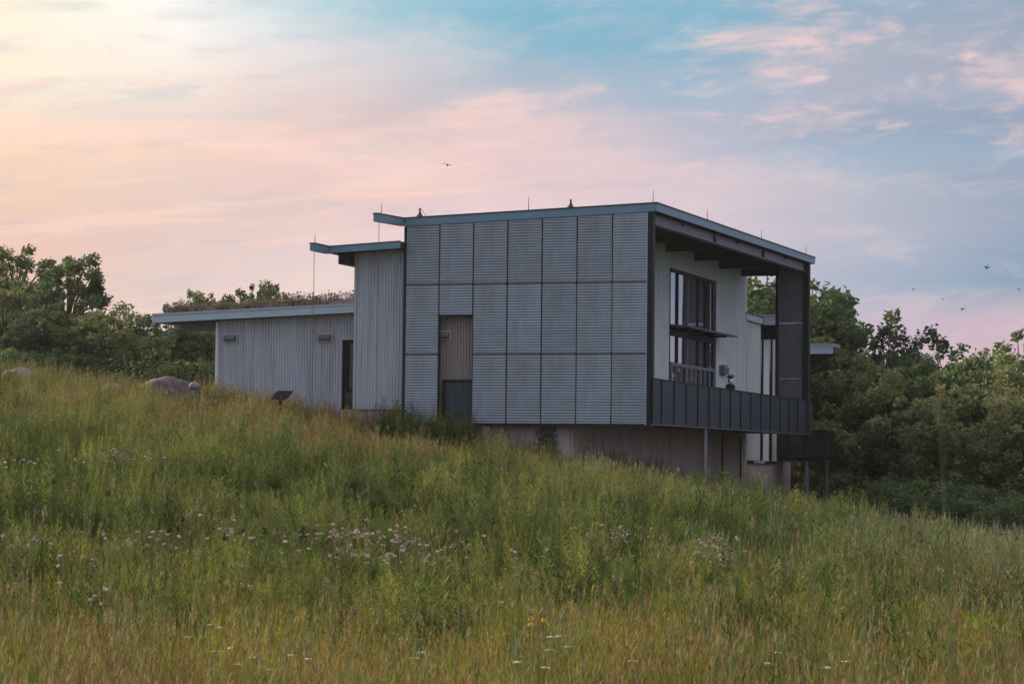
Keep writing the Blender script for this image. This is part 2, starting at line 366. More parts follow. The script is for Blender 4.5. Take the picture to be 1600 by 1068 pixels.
def siding(fx, t0, t1, zb, zt, holes=(), pitch=.112, depth=.042):
    """ribbed sheet: fx(t, d) -> (x, y) for distance t along and d out; zb, zt functions of t"""
    mb = MB(); n = max(1, round((t1-t0)/pitch)); p = (t1-t0)/n
    for k in range(n):
        a = t0+k*p; st = [(a, 0), (a+p*.40, 0), (a+p*.55, depth), (a+p*.85, depth), (a+p, 0)]
        for (ta, da), (tb, db) in zip(st, st[1:]):
            tm = (ta+tb)/2; lo, hi = zb(tm), zt(tm); spans = [(lo, hi)]
            for (h0, h1, z0, z1) in holes:
                if h0 < tm < h1:
                    spans = [s for s in ((lo, z0), (z1, hi)) if s[1]-s[0] > .01]
            for (s0, s1) in spans:
                xa, ya = fx(ta, da); xb, yb = fx(tb, db)
                mb.add([(xa,ya,s0),(xb,yb,s0),(xb,yb,s1),(xa,ya,s1)], [(0,1,2,3)])
    return mb

ztop = lambda x, y: 7.55 + .035*(x-.2) + .011*y        # main roof top surface

# --- corrugated screen panels: seven columns, three rows
PW, PH = 1.2595, 2.44
def corr_panel(w, h0, h1):
    """horizontal corrugations, top may slope (h0 left, h1 right); origin bottom-left, face towards -y"""
    mb = MB(); n = round(h1/.094); p = h1/n; rows = []
    for k in range(n*4+1):
        z = k*p/4; d = -.027*math.cos(2*math.pi*k/4) 
        rows.append((min(z, h1), d))
    vs = []; fs = []
    for (z, d) in rows:
        vs += [(.024, d, min(z, h0)), (w-.024, d, z)]
    for k in range(len(rows)-1):
        fs.append((2*k, 2*k+1, 2*k+3, 2*k+2))
    mb.add(vs, fs)
    return mb
cache = {}
for c in range(7):
    x0 = -(c+1)*PW
    for r_ in range(3):
        if c == 5 and r_ == 0: continue
        z0 = r_*PH + .03; h = PH - .075; z_off = 0
        if c == 5 and r_ == 1: z0 = 3.80; h = 2*PH - 3.80 - .045
        if r_ == 2:
            ha = ztop(x0, 0)-.32 - z0; hb = ztop(x0+PW, 0)-.32 - z0
            mb = corr_panel(PW, ha, hb); me = None
        else:
            key = round(h, 3)
            if key not in cache:
                m_ = corr_panel(PW, h, h); cache[key] = bpy.data.meshes.new('screen_panel'); cache[key].from_pydata(m_.v, [], m_.f); cache[key].shade_smooth(); cache[key].materials.append(M_galv)
            me = cache[key]
        if me is None: o = mb.build('screen_panel', M_galv, BLD, smooth=True)
        else: o = link('screen_panel', me, None, BLD)
        o.location = (x0, -.03, z0)
        # light ledge along the panel's foot
        if r_ in (1, 2) and not (c == 5 and r_ == 1):
            MB().box(.03, PW-.03, -.035, .02, -.062, -.012).build('panel_ledge', M_lampgrey, o)
# dark steel frame behind the panels
for c in range(8):
    x = -c*PW
    if c == 0: continue
    zb = -.02
    B(MB().box(x-.020, x+.020, -.006, .10, zb, ztop(x,0)-.315), 'screen_post', M_dark)
for z in (PH, 2*PH):
    if z < 3: spans = [(-7*PW+.03, -6*PW-.03)] + [(-k*PW+.03, -(k-1)*PW-.03) for k in range(5, 0, -1)]
    else: spans = [(-k*PW+.03, -(k-1)*PW-.03) for k in range(7, 0, -1)]
    for a, b in spans: B(MB().box(a, b, .01, .09, z-.05, z+.03), 'screen_rail', M_dark)
B(MB().box(-5*PW, .1, -.02, .16, -.085, .018), 'bottom_channel', M_dark)
B(MB().box(-7*PW, -6*PW, -.02, .16, -.085, .018), 'bottom_channel', M_dark)
B(MB().box(-6*PW+.03, -5*PW-.03, -.04, .06, 3.735, 3.79), 'opening_lintel', M_dark)
B(MB().box(-.005, .19, -.04, .22, -.08, ztop(0,0)-.33), 'corner_column', M_dark)
B(MB().box(-.06, -.006, -.045, .05, -.02, ztop(0,0)-.34), 'corner_trim', M_galv)

# --- ribbed walls facing the meadow
front = lambda y: (lambda t, d: (t, y-d))
side = lambda x: (lambda t, d: (x+d, t))
B(siding(front(.42), -7*PW-.2, -2.86, lambda t: 0.0, lambda t: ztop(t,.4)-.33, holes=[(-7.52,-6.30,-.2,1.5)]), 'wall', M_siding_warm, label='brownish ribbed wall showing behind the gap in the screen')
B(siding(front(.45), -10.85, -7*PW-.06, lambda t: .50, lambda t: 6.13+.02*(t+10.9)), 'wall', M_siding, label='tall grey ribbed wall between the screen and the low wing')
B(MB().box(-10.95, -10.85, .40, .52, .5, 6.12), 'corner_trim', M_trim)
B(MB().box(-7*PW-.075, -7*PW-.025, -.03, .46, 0, 6.9), 'corner_column', M_dark)
# return wall of the mid volume
B(siding(side(-10.93), .5, 9, lambda t: .5, lambda t: 6.1), 'wall', M_siding)
# low wing
B(siding(front(2.0), -17.02, -10.95, lambda t: -.6, lambda t: 3.78+.038*(t+17.1), holes=[(-12.03,-11.52,-.7,3.05)]), 'wall', M_siding, label='low wing wall of grey vertical ribs')
B(MB().box(-17.12, -17.02, 1.95, 2.08, -.6, 3.74), 'corner_trim', M_white)
B(MB().box(-17.1, -17.0, 2.1, 14, -.6, 3.7), 'wall', M_siding)
# long balcony wall
B(siding(side(-2.87), .5, 26.15, lambda t: .33, lambda t: ztop(-2.8,t)-.34, holes=[(13.15,20.62,0.3,6.42)]), 'wall', M_siding_pale, label='long pale wall behind the balcony')
B(MB().box(-2.95, -2.83, 26.15, 26.3, -.1, 7.4), 'corner_trim', M_trim)

# --- door in the screen gap
D = B(MB().box(-7.44, -6.38, .36, .42, -.62, 1.47), 'door', M_seam, label='dark ribbed door panel under the gap in the screen')
sm = siding(front(.355), -7.42, -6.40, lambda t: -.6, lambda t: 1.45, pitch=.11, depth=.02); sm.build('ribbed_sheet', surf('dark_ribbed_door', (.055,.068,.10), .5, .3, .1, 2), D)
B(MB().box(-7.52, -7.44, .30, .43, -.62, 1.55).box(-6.38, -6.30, .30, .43, -.62, 1.55).box(-7.44, -6.38, .30, .43, 1.47, 1.55), 'door_frame', M_dark)

# --- slim window on the low wing
wf = B(MB().box(-12.03,-11.96,1.93,2.06,-.6,3.05).box(-11.58,-11.52,1.93,2.06,-.6,3.05).box(-11.96,-11.58,1.93,2.06,2.93,3.05).box(-11.96,-11.58,1.94,2.05,1.15,1.27).box(-11.96,-11.58,1.94,2.05,.28,.36).box(-11.96,-11.78,1.955,2.04,1.27,2.93), 'window', M_seam, label='slim dark window beside the tall ribbed wall')
for z0, z1, xa in ((1.27,2.93,-11.78),(.36,1.15,-11.96),(-.6,.28,-11.96)):
    MB().box(xa,-11.58,2.0,2.02,z0,z1).build('pane', M_glassdark, wf)
B(MB().box(-12.09,-12.03,1.93,2.03,-.6,3.1).box(-12.03,-11.5,1.93,2.03,3.05,3.1), 'window_trim', M_trim)

# --- big balcony window
X = -2.87
bw = B(MB().box(X-.08,X+.05,13.15,13.30,.33,6.42).box(X-.08,X+.05,20.1,20.62,.33,6.42).box(X-.08,X+.05,13.30,20.1,6.28,6.42).box(X-.08,X+.05,13.30,20.1,3.75,4.12), 'window', M_dark, label='tall balcony window of four bays with sky reflected in the nearest panes')
mull = [14.42, 15.95, 17.62, 18.9]
for y in mull:
    pale = abs(y-15.95) < .1
    MB().box(X-.06,X+.06,y-.06,y+.06,.33,3.75).box(X-.06,X+.06,y-.06,y+.06,4.12,6.28).build('mullion', M_beam if pale else M_seam, bw)
ys = [13.30]+mull+[20.1]
for i in range(5):
    for z0, z1 in ((2.62,3.75),(4.12,6.28),(.45,2.55)):
        a, b = ys[i]+(.06 if i else 0), ys[i+1]-(.06 if i < 4 else 0); q = math.tan(R(1.5))*(b-a)   # each pane turned slightly to bring the sky into its reflection
        MB().hexa([(X-.04,a,z0),(X-.03,a,z0),(X-.03+q,b,z0),(X-.04+q,b,z0),(X-.04,a,z1),(X-.03,a,z1),(X-.03+q,b,z1),(X-.04+q,b,z1)]).build('pane', M_glass, bw)
# lower rail with grey uprights
rl = B(MB().box(X+.06,X+.13,13.2,20.2,2.56,2.68).box(X+.06,X+.13,13.2,20.2,.42,.52), 'window_guard', M_beam)
for y in np.arange(13.3, 20.3, .76):
    MB().box(X+.065,X+.125,float(y)-.07,float(y)+.07,.52,2.56).build('upright', M_beam, rl)
# canopy over the lower lights
cn = B(MB().hexa([(-2.81,13.2,4.10),(-2.02,13.3,4.06),(-2.02,21.2,4.06),(-2.81,20.8,4.10),(-2.81,13.2,4.19),(-2.02,13.3,4.12),(-2.02,21.2,4.12),(-2.81,20.8,4.19)]), 'canopy', M_canopy, label='thin flat canopy projecting over the lower window lights')
for y in (13.6, 15.6, 17.6, 19.6): MB().box(-2.81,-2.1,y,y+.06,3.98,4.06).build('canopy_bracket', M_seam, cn)

# --- main roof
rp = [(-9.0,.05),(.24,.05),(.24,25.9),(-9.0,25.9)]
RT_ = B(MB().hexa([(x,y,ztop(x,y)-.27) for x,y in rp]+[(x,y,ztop(x,y)-.02) for x,y in rp]), 'roof', M_soffit, label='main flat roof rising to the balcony corner')
def fpiece(a, b, outn, z0f, z1f, mat, parent, th=.05, name='fascia_panel'):
    (xa, ya), (xb, yb) = a, b; nx, ny = outn
    p = [(xa,ya),(xb,yb),(xb+nx*th,yb+ny*th),(xa+nx*th,ya+ny*th)]
    if nx*(yb-ya)-ny*(xb-xa) > 0: p = [p[1],p[0],p[3],p[2]]
    return MB().hexa([(x,y,z0f(x,y)) for x,y in p]+[(x,y,z1f(x,y)) for x,y in p]).build(name, mat, parent)
F0 = lambda x,y: ztop(x,y)-.31
F1 = lambda x,y: ztop(x,y)-.045
T0 = lambda x,y: ztop(x,y)-.042
T1 = lambda x,y: ztop(x,y)
xs_ = [-8.88,-7.55,-3.9,-.2,.24]
for a, b in zip(xs_, xs_[1:]): fpiece((a+.004,0.05),(b-.004,.05),(0,-1),F0,F1,M_fascia,RT_,.10)
ys_ = [-.05,1.6,5.2,8.9,12.6,16.4,20.2,24.0,25.95]
for a, b in zip(ys_, ys_[1:]): fpiece((.25,a+.005),(.25,b-.005),(1,0),F0,F1,M_fascia,RT_,.06)
fpiece((-9.0,25.9),(.30,25.9),(0,1),F0,F1,M_fascia,RT_)
fpiece((-8.88,.05),(.33,.05),(0,-1),T0,T1,M_parapet,RT_,.125,'drip_edge')
fpiece((.25,-.07),(.25,26.0),(1,0),T0,T1,M_parapet,RT_,.085,'drip_edge')
# gutter spout thrown out towards the meadow
def spout(x0, x1, ya, yb, z0, z1, slope=0.0, mat=M_fascia):
    s = B(MB().hexa([(x0,ya,z0-slope),(x1,ya,z0-slope),(x1,yb,z0),(x0,yb,z0),(x0,ya,z1-slope),(x1,ya,z1-slope),(x1,yb,z1),(x0,yb,z1)]), 'gutter_spout', mat)
    MB().hexa([(x0-.02,ya-.02,z1-slope+.002),(x1+.02,ya-.02,z1-slope+.002),(x1+.02,yb,z1+.002),(x0-.02,yb,z1+.002),(x0-.02,ya-.02,z1+.04-slope),(x1+.02,ya-.02,z1+.04-slope),(x1+.02,yb,z1+.04),(x0-.02,yb,z1+.04)]).build('drip_edge', M_parapet, s)
    return s
spout(-9.06,-8.89,-2.5,.02,6.93,7.19,.08)
B(MB().hexa([(-8.93,.06,6.60),(-8.83,.06,6.60),(-8.83,9,6.72),(-8.93,9,6.72),(-8.93,.06,6.92),(-8.83,.06,6.92),(-8.83,9,7.0),(-8.93,9,7.0)]), 'edge_beam', M_soffit)
# mid roof
mz = lambda x,y: 6.24+.05*(x+11.55)
mp_ = [(-11.55,-.45),(-8.86,-.45),(-8.86,9),(-11.55,9)]
R2 = B(MB().hexa([(x,y,mz(x,y)-.22) for x,y in mp_]+[(x,y,mz(x,y)-.02) for x,y in mp_]), 'roof', M_soffit, label='middle roof with a gutter spout, lower than the main roof')
fpiece((-11.55,-.45),(-8.86,-.45),(0,-1),lambda x,y: mz(x,y)-.26,lambda x,y: mz(x,y)-.04,M_fascia,R2,.06)
fpiece((-11.55,-.45),(-8.86,-.45),(0,-1),lambda x,y: mz(x,y)-.038,lambda x,y: mz(x,y),M_parapet,R2,.08,'drip_edge')
fpiece((-11.55,-.45),(-11.55,9),(-1,0),lambda x,y: mz(x,y)-.26,lambda x,y: mz(x,y),M_fascia,R2,.05)
spout(-11.72,-11.54,-1.8,-.46,5.96,6.20,.0)
B(MB().box(-11.45,-10.96,.1,6,5.64,6.0), 'edge_beam', M_soffit)
# wing roof with its planted edge
wz = lambda x,y: 4.03+.038*(x+19.46)
wp_ = [(-19.40,1.45),(-10.98,1.45),(-10.98,13),(-19.40,13)]
R3 = B(MB().hexa([(x,y,wz(x,y)-.30) for x,y in wp_]+[(x,y,wz(x,y)-.03) for x,y in wp_]), 'roof', M_soffit, label='planted low wing roof with metal fascia in a painted lit tone')
for a, b in ((-19.46,-18.2),(-18.2,-15.0),(-15.0,-12.1),(-12.1,-10.96)):
    fpiece((a+.004,1.45),(b-.004,1.45),(0,-1),lambda x,y: wz(x,y)-.34,lambda x,y: wz(x,y)-.085,M_wingfascia,R3,.06)
fpiece((-19.46,1.45),(-10.96,1.45),(0,-1),lambda x,y: wz(x,y)-.08,lambda x,y: wz(x,y),M_trim,R3,.085,'drip_edge')
fpiece((-19.42,1.45),(-19.42,13),(-1,0),lambda x,y: wz(x,y)-.34,lambda x,y: wz(x,y),M_wingfascia,R3,.05)
for a, b in ((-19.1,-16.3),(-16.3,-13.4),(-13.4,-10.96)):
    fpiece((a+.003,1.8),(b-.003,1.8),(0,-1),lambda x,y: wz(x,y)-.02,lambda x,y: wz(x,y)+.16,M_planter,R3,.04,'planter_edge')
B(MB().hexa([(-18.8,2.4,3.42),(-17.13,2.4,3.42),(-17.13,2.55,3.42),(-18.8,2.55,3.42),(-18.8,2.4,3.72),(-17.13,2.4,3.78),(-17.13,2.55,3.78),(-18.8,2.55,3.72)]), 'edge_beam', M_beam)
B(MB().box(-17.5,-17.13,3.0,3.3,3.12,3.5), 'beam_end', M_seam)

# --- steel under the balcony roof
eb = B(MB().hexa([(-.14,.25,6.84),(.12,.25,6.84),(.12,25.1,7.12),(-.14,25.1,7.12),(-.14,.25,6.87),(.12,.25,6.87),(.12,25.1,7.15),(-.14,25.1,7.15)])
      .hexa([(-.03,.25,6.86),(.02,.25,6.86),(.02,25.1,7.14),(-.03,25.1,7.14),(-.03,.25,7.17),(.02,.25,7.17),(.02,25.1,7.45),(-.03,25.1,7.45)])
      .hexa([(-.10,.25,7.17),(.06,.25,7.17),(.06,25.1,7.45),(-.10,25.1,7.45),(-.10,.25,7.19),(.06,.25,7.19),(.06,25.1,7.47),(-.10,25.1,7.47)]), 'edge_beam', M_beam, label='long grey-violet steel beam under the roof edge')
for k, y in enumerate((4.4, 9.0, 12.6, 17.0, 21.2)):
    z = ztop(0,y)-.31
    rf = B(MB().box(-2.84,-.14,y-.05,y+.05,7.03,z-.0).box(-2.84,-.10,y-.12,y+.12,7.0,7.035), 'rafter', M_soffit)
    big = k % 2 == 1
    zz = 7.19+.28*(y-.25)/24.85
    if big: MB().box(-.03,.09,y-.12,y+.12,zz-.33,z).build('beam_bracket', M_dark, rf)
    else: MB().box(-.10,.10,y-.16,y+.16,zz-.06,z).build('beam_bracket', M_dark, rf)
B(MB().box(-2.84,-.2,25.15,25.3,6.98,7.5), 'end_beam', M_dark)
B(MB().box(-.03,.25,24.95,25.25,-.1,7.5), 'corner_column', M_dark, label='far dark column at the balcony end')
B(MB().box(-1.24,-1.10,24.95,25.12,.35,7.45), 'corner_column', M_dark)
for r_ in range(3):
    z0 = r_*PH+.03; h = PH-.08 if r_ < 2 else 2.55
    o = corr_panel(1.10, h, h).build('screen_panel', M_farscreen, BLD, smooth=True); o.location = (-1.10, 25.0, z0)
    if r_: MB().box(.03, 1.07, -.035, .02, -.062, -.012).build('panel_ledge', M_trim, o)

# --- balcony: floor, clad parapet
B(MB().box(-2.84,.13,.1,26.0,.05,.33), 'balcony_floor', M_soffit)
seams = [-.05,1.09,2.74,4.37,6.01,7.66,9.34,10.97,12.62,14.28,16.01,17.75,19.51,21.22,22.92,24.60,26.0]
par = B(MB().box(.13,.17,-.05,26.0,.03,1.44), 'parapet', M_seam, label='long charcoal metal balcony parapet with standing seams')
pt = lambda y: 1.56-.004*y
for k, (a, b) in enumerate(zip(seams, seams[1:])):
    MB().hexa([(.17,a+.035,.03),(.20,a+.035,.03),(.20,b-.035,.03),(.17,b-.035,.03),(.17,a+.035,pt(a)),(.20,a+.035,pt(a)),(.20,b-.035,pt(b)),(.17,b-.035,pt(b))]).build('parapet_panel', M_parapet, par)
    MB().hexa([(.17,a-.035,.05),(.235,a-.02,.05),(.235,a+.02,.05),(.17,a+.035,.05),(.17,a-.035,pt(a)),(.235,a-.02,pt(a)),(.235,a+.02,pt(a)),(.17,a+.035,pt(a))]).build('seam', M_seam, par)
MB().hexa([(.11,-.06,pt(0)),(.23,-.06,pt(0)),(.23,26.04,pt(26)),(.11,26.04,pt(26)),(.11,-.06,pt(0)+.03),(.23,-.06,pt(0)+.03),(.23,26.04,pt(26)+.03),(.11,26.04,pt(26)+.03)]).build('top_rail', M_dark, par)
MB().box(.13,.215,-.05,26.02,.0,.03).build('bottom_rail', M_lampgrey, par)
B(MB().box(-2.8,.12,26.0,26.05,.05,1.44), 'parapet', M_parapet)
# --- foundations and posts
B(MB().box(-9.6,-2.77,.5,12,-4.5,.3), 'foundation_wall', M_conc, label='pinkish concrete base under the screen')
B(MB().box(-12.2,-9.62,.55,12,-4.5,.49), 'foundation_wall', M_conc)
B(MB().box(-12,-2.77,12.02,26.2,-5.5,.02), 'foundation_wall', M_conc)
for y in (21.6, 24.9): B(MB().box(-2.78,-2.73,y-.09,y+.09,-4.5,-.1), 'downpipe', M_seam)
B(MB().box(-10,-3.0,26.25,36.2,-5.5,-1.2), 'foundation_wall', M_conc, label='dark rear concrete base under the farther balcony')
for (x, y, r0, top) in ((.0,7.9,.085,.04),): B(MB().tube([(x,y,-4.2),(x,y,top)], r0, 14), 'column', surf('grey_post', (.22,.23,.28), .5, .3, .1, 2), smooth=False, label='grey round post under the long balcony')
for (x, y, r0) in ((-1.50,32.9,.10),(-.98,34.9,.085)): B(MB().tube([(x,y,-5.5),(x,y,-1.1)], r0, 12), 'column', bpy.data.materials['grey_post'])

# --- rear block beyond the balcony
zb_ = -1.13
B(siding(side(-2.95), 26.35, 29.32, lambda t: zb_, lambda t: 5.05), 'wall', M_siding_pale, label='rear side wall with narrow windows')
B(MB().box(-10,-3.0,26.32,36,-1.13,5.0), 'rear_block', M_seam)
rw = B(MB().box(-3.0,-2.93,29.34,29.46,zb_,4.6).box(-3.0,-2.93,29.86,29.95,zb_,4.6).box(-3.0,-2.93,31.12,31.24,zb_,4.6).box(-3.0,-2.93,31.7,31.8,zb_,4.6), 'window', M_dark, label='narrow dark windows in the rear side wall')
for a, b in ((29.46,29.86),(31.24,31.7)): MB().box(-2.98,-2.96,a,b,zb_,4.6).build('pane', M_glassdark, rw)
B(MB().box(-3.0,-2.91,29.97,31.10,zb_-.1,4.6), 'wall_panel', M_white); B(MB().box(-3.0,-2.91,31.82,32.2,zb_-.1,4.6), 'wall_panel', M_siding); B(MB().box(-3.0,-2.90,32.22,32.75,zb_-.1,4.6), 'wall_panel', M_white)
B(MB().box(-3.0,-2.90,26.33,26.37,zb_-.03,5.1).box(-3.0,-2.90,26.3,32.8,zb_-.12,zb_-.03), 'wall_trim', M_seam)
# its roof
RR = B(MB().box(-9,-2.0,29.50,31.5,5.1,5.38), 'roof', M_planter, label='rear planted roof seen through the balcony opening')
spout(-2.96,-2.79,26.0,29.3,5.09,5.36,-.03, M_wingfascia)
fpiece((-2.78,29.45),(-1.3,29.45),(0,-1),lambda x,y: 5.06,lambda x,y: 5.30,M_wingfascia,RR,.06)
fpiece((-2.78,29.45),(-1.3,29.45),(0,-1),lambda x,y: 5.305,lambda x,y: 5.40,M_trim,RR,.08,'drip_edge')
B(MB().box(-9,-1.3,29.47,31.5,5.06,5.42), 'roof', M_soffit)
B(MB().box(-2.9,-1.1,29.6,30.0,4.42,5.05), 'edge_beam', M_seam)
B(MB().box(-6,-1.3,29.6,31.4,5.43,5.56), 'planter_edge', M_planter)
# farthest roof sticking out to the right
R4 = B(MB().box(-8,-1.76,40.05,42.3,4.25,4.60), 'roof', M_soffit, label='farthest low roof sticking out on the right')
MB().box(-8,-1.74,39.98,40.05,4.22,4.55).build('fascia_panel', M_wingfascia, R4)
MB().box(-8,-1.72,39.95,40.05,4.553,4.61).build('drip_edge', M_trim, R4)
MB().box(-8,-1.8,40.3,42.2,4.61,4.76).build('planter_edge', M_planter, R4)
B(MB().hexa([(-4,40.6,3.45),(-2.8,40.6,3.85),(-2.8,42,3.85),(-4,42,3.45),(-4,40.6,4.24),(-2.0,40.6,4.24),(-2.0,42,4.24),(-4,42,4.24)]), 'edge_beam', M_dark)
B(MB().box(-9,-5.0,36.2,46,-4,4.2), 'rear_wall', M_siding_warm)
# black perforated balcony
bb = B(MB().box(-2.9,-.6,32.7,34.7,-1.10,-.92), 'rear_balcony', M_seam, label='small black rear balcony with perforated guard')
for a, b in ((-2.88,-1.52),(-1.50,-.58)):
    MB().box(a,b,32.66,32.675,-.9,.27).build('guard_panel', M_perf, bb)
MB().box(-.585,-.57,32.7,34.7,-.9,.27).build('guard_panel', M_perf, bb)
MB().box(-2.88,-.58,34.68,34.70,-.9,.27).build('guard_panel', M_seam, bb)
MB().box(-2.9,-.55,32.64,32.70,.27,.32).box(-.60,-.55,32.70,34.72,.27,.32).box(-2.9,-.60,34.66,34.72,.27,.32).build('top_rail', M_seam, bb)
for x, y in ((-2.88,32.70),(-1.51,32.70),(-.60,32.70),(-.60,33.7),(-.60,34.7)):
    MB().box(x-.025,x+.025,y-.02,y+.03,-.9,.27).build('guard_post', M_seam, bb)

# --- lightning rods and roof vents: parts of the roofs
def rod(parent, x, y, z, h=.42): MB().tube([(x,y,z-.02),(x,y,z+h)], [.016,.008], 6).build('lightning_rod', M_rod, parent)
for (x, y) in ((-4.3,.0),(.15,.05),(.18,7.35),(.18,16.1),(.18,24.6)): rod(RT_, x, y, ztop(x,y), .45 if x < -1 else .42)
rod(RT_, -8.95, -2.05, 7.14, .36); rod(R2, -11.62, -1.6, 6.22, .34)
for x in (-18.9, -17.6, -15.2, -13.1): rod(R3, x, 1.7, wz(x,0), .34)
def vent(x, y, h, wire):
    z = ztop(x,y)-.02; prof = [(.17,0),(.12,.05),(.075,.11),(.045,.18),(.03,.26),(.045,.29),(.03,.32),(.01,.35)]
    mb = MB().tube([(x,y,z+b*h/.35) for a,b in prof], [a for a,b in prof], 12)
    o = mb.build('roof_finial', M_parapet, RT_)
    if wire: MB().tube([(x+.04,y,z+h*.9),(x+.12,y,z+h*.6),(x+.2,y,z+h*.25),(x+.3,y,z+.03)], .008, 5).build('wire', M_seam, RT_)
vent(-8.35,.05,.34,True); vent(-2.79,.05,.32,False)

# ------------------------------------------------------------------ things on and around the building
def bloc(p): return BLD.matrix_world @ Vector(p)
BLD_M = Matrix.Translation(ORG) @ Matrix.Rotation(-TH, 4, 'Z')
def wl(x, y, z): return BLD_M @ Vector((x, y, z))
def wall_light(x, y, z, label, rz=0.0, w=.60, h=.34):
    e = empty('wall_light', wl(x,y,z), -TH+rz); tag(e, label, 'wall light', 'lights on the outside walls')
    t = .028; MB().box(-w/2,w/2,-.03,-.0,-h/2,-h/2+t).box(-w/2,w/2,-.03,0,h/2-t,h/2).box(-w/2,-w/2+t,-.03,0,-h/2+t,h/2-t).box(w/2-t,w/2,-.03,0,-h/2+t,h/2-t).build('frame', M_trim, e)
    prof = []; n = 8
    vs = []; hw = w/2-.08
    for k in range(n+1):
        a = math.pi*k/n; vs.append((-.02-.15*math.sin(a)**.6, -.11*math.cos(a)-.01))
    mb = MB(); V = [(-hw, y_, z_) for y_, z_ in vs]+[(hw, y_, z_) for y_, z_ in vs]
    mb.add(V, [(k, k+1, n+2+k, n+1+k) for k in range(n)]+[tuple(range(n+1))[::-1], tuple(range(n+1, 2*n+2))])
    mb.build('lamp_housing', M_lampgrey, e)
    MB().box(-w/2+.028,w/2-.028,-.012,-.004,-h/2+.028,h/2-.028).build('back_plate', M_siding, e)
    return e
wall_light(-16.50, 1.945, 3.13, 'leftmost curved grey light on the low wing wall, near its corner')
wall_light(-12.70, 1.945, 3.13, 'curved grey light on the low wing wall, just left of the slim window')
wall_light(-7.44, .365, 3.10, 'grey light half hidden by the screen above the dark door', w=.46)
bl = empty('wall_light', wl(-2.83, 21.7, 2.7), -TH+math.pi/2); tag(bl, 'small grey box light on the pale balcony wall right of the tall window', 'wall light')
MB().box(-.45,.45,-.22,-.02,-.16,.12).build('lamp_housing', M_lampgrey, bl); MB().box(-.5,.15,-.25,-.0,.16,.19).box(-.2,-.1,-.12,-.02,.12,.16).build('lamp_hood', M_beam, bl)
MB().box(-.1,.3,-.10,-.02,-.24,-.16).build('lamp_base', M_lampgrey, bl)

ro = empty('railing_lantern', wl(.17, 11.1, 1.545), -TH); tag(ro, 'small wire and glass lantern on a black block, standing on the balcony parapet', 'lantern')
MB().box(-.11,.11,-.32,.32,.0,.16).box(-.08,.08,-.25,.25,.16,.2).build('base_block', M_seam, ro)
for s in (-1, 1): MB().tube([(0,s*.12,.2),(0,s*.28,.30),(0,s*.30,.40),(0,s*.18,.46)], .022, 6).build('wire_arm', M_dark, ro)
MB().tube([(0,0,.2),(0,0,.30),(0,0,.40)], [.05,.12,.10], 10).build('glass_cup', M_white, ro)
MB().tube([(0,-.62,.42),(0,-.35,.50),(0,0,.46),(0,.35,.53),(0,.66,.50)], [.01,.05,.09,.05,.01], 8).build('top_wing', M_dark, ro)

def rain_chain(x, y, z0, label):
    g = wl(x, y, 0); zg = gz(g.x, g.y); L_ = z0-(zg-ORG.z)
    mb = MB(); k = 0; z = 0
    while z < L_:
        a = k % 2; pts = []
        for q in range(7):
            t = 2*math.pi*q/6; u, v = .022*math.cos(t), .045*math.sin(t)
            pts.append((u if a else 0, 0 if a else u, -z-.04+v))
        mb.tube(pts, .007, 4, False); z += .075; k += 1
    o = mb.build('rain_chain', M_chain); o.location = wl(x, y, z0); o.rotation_euler = (0,0,-TH)
    tag(o, label, 'rain chain', 'rain chains hanging from the gutter spouts'); return o
rain_chain(-8.97, -2.2, 6.84, 'dark rain chain hanging from the main roof spout in front of the tall ribbed wall')
rain_chain(-11.63, -1.62, 5.95, 'dark rain chain hanging from the middle roof spout in front of the low wing')

# small pale fittings under the rear block
ft = empty('under_floor_fitting', wl(-2.9, 28.2, -1.25), -TH); tag(ft, 'row of small pale fittings under the rear block floor edge', 'fitting')
for k in range(5): MB().tube([(0,k*.42,0),(0,k*.42,.06)], [.06,.04], 8).build('fitting_cup', M_white, ft)
MB().box(-.02,.02,-.1,1.9,.06,.09).build('fitting_bar', M_trim, ft)

# chair on the rear balcony
ch = empty('balcony_chair', wl(-2.15, 33.7, -.92), -TH+R(25)); tag(ch, 'grey slatted garden chair behind the black perforated guard', 'chair')
MB().box(-.28,.28,-.28,.24,.40,.44).build('seat', M_chair, ch)
for k in range(4): MB().hexa([(-.27+.14*k,.22,.42),(-.15+.14*k,.22,.42),(-.15+.14*k,.25,.42),(-.27+.14*k,.25,.42),(-.27+.14*k,.42,1.15),(-.15+.14*k,.42,1.15),(-.15+.14*k,.45,1.15),(-.27+.14*k,.45,1.15)]).build('back_slat', M_chair, ch)
for x in (-.3,.26):
    for y in (-.26,.2): MB().box(x,x+.05,y,y+.05,0,.40).build('leg', M_chair, ch)
    MB().box(x-.03,x+.07,-.3,.28,.62,.65).box(x,x+.05,-.26,-.21,.44,.62).build('armrest', M_chair, ch)

# reading board
c0 = at(438, 617, 82.4); zg = gz(c0.x, c0.y)
lb = empty('reading_board', (c0.x, c0.y, zg), -TH+R(20)); tag(lb, 'dark tilted information board on a post, seen from behind before the low wing', 'sign')
hh = c0.z - zg
MB().hexa([(-.33,-.05,hh-.14),(.20,-.05,hh-.14),(.20,-.02,hh-.16),(-.33,-.02,hh-.16),(-.12,.30,hh+.16),(.42,.30,hh+.16),(.42,.33,hh+.14),(-.12,.33,hh+.14)]).build('board', M_seam, lb)
MB().box(-.05,.05,.08,.16,-.2,hh-.05).build('post', M_soffit, lb)

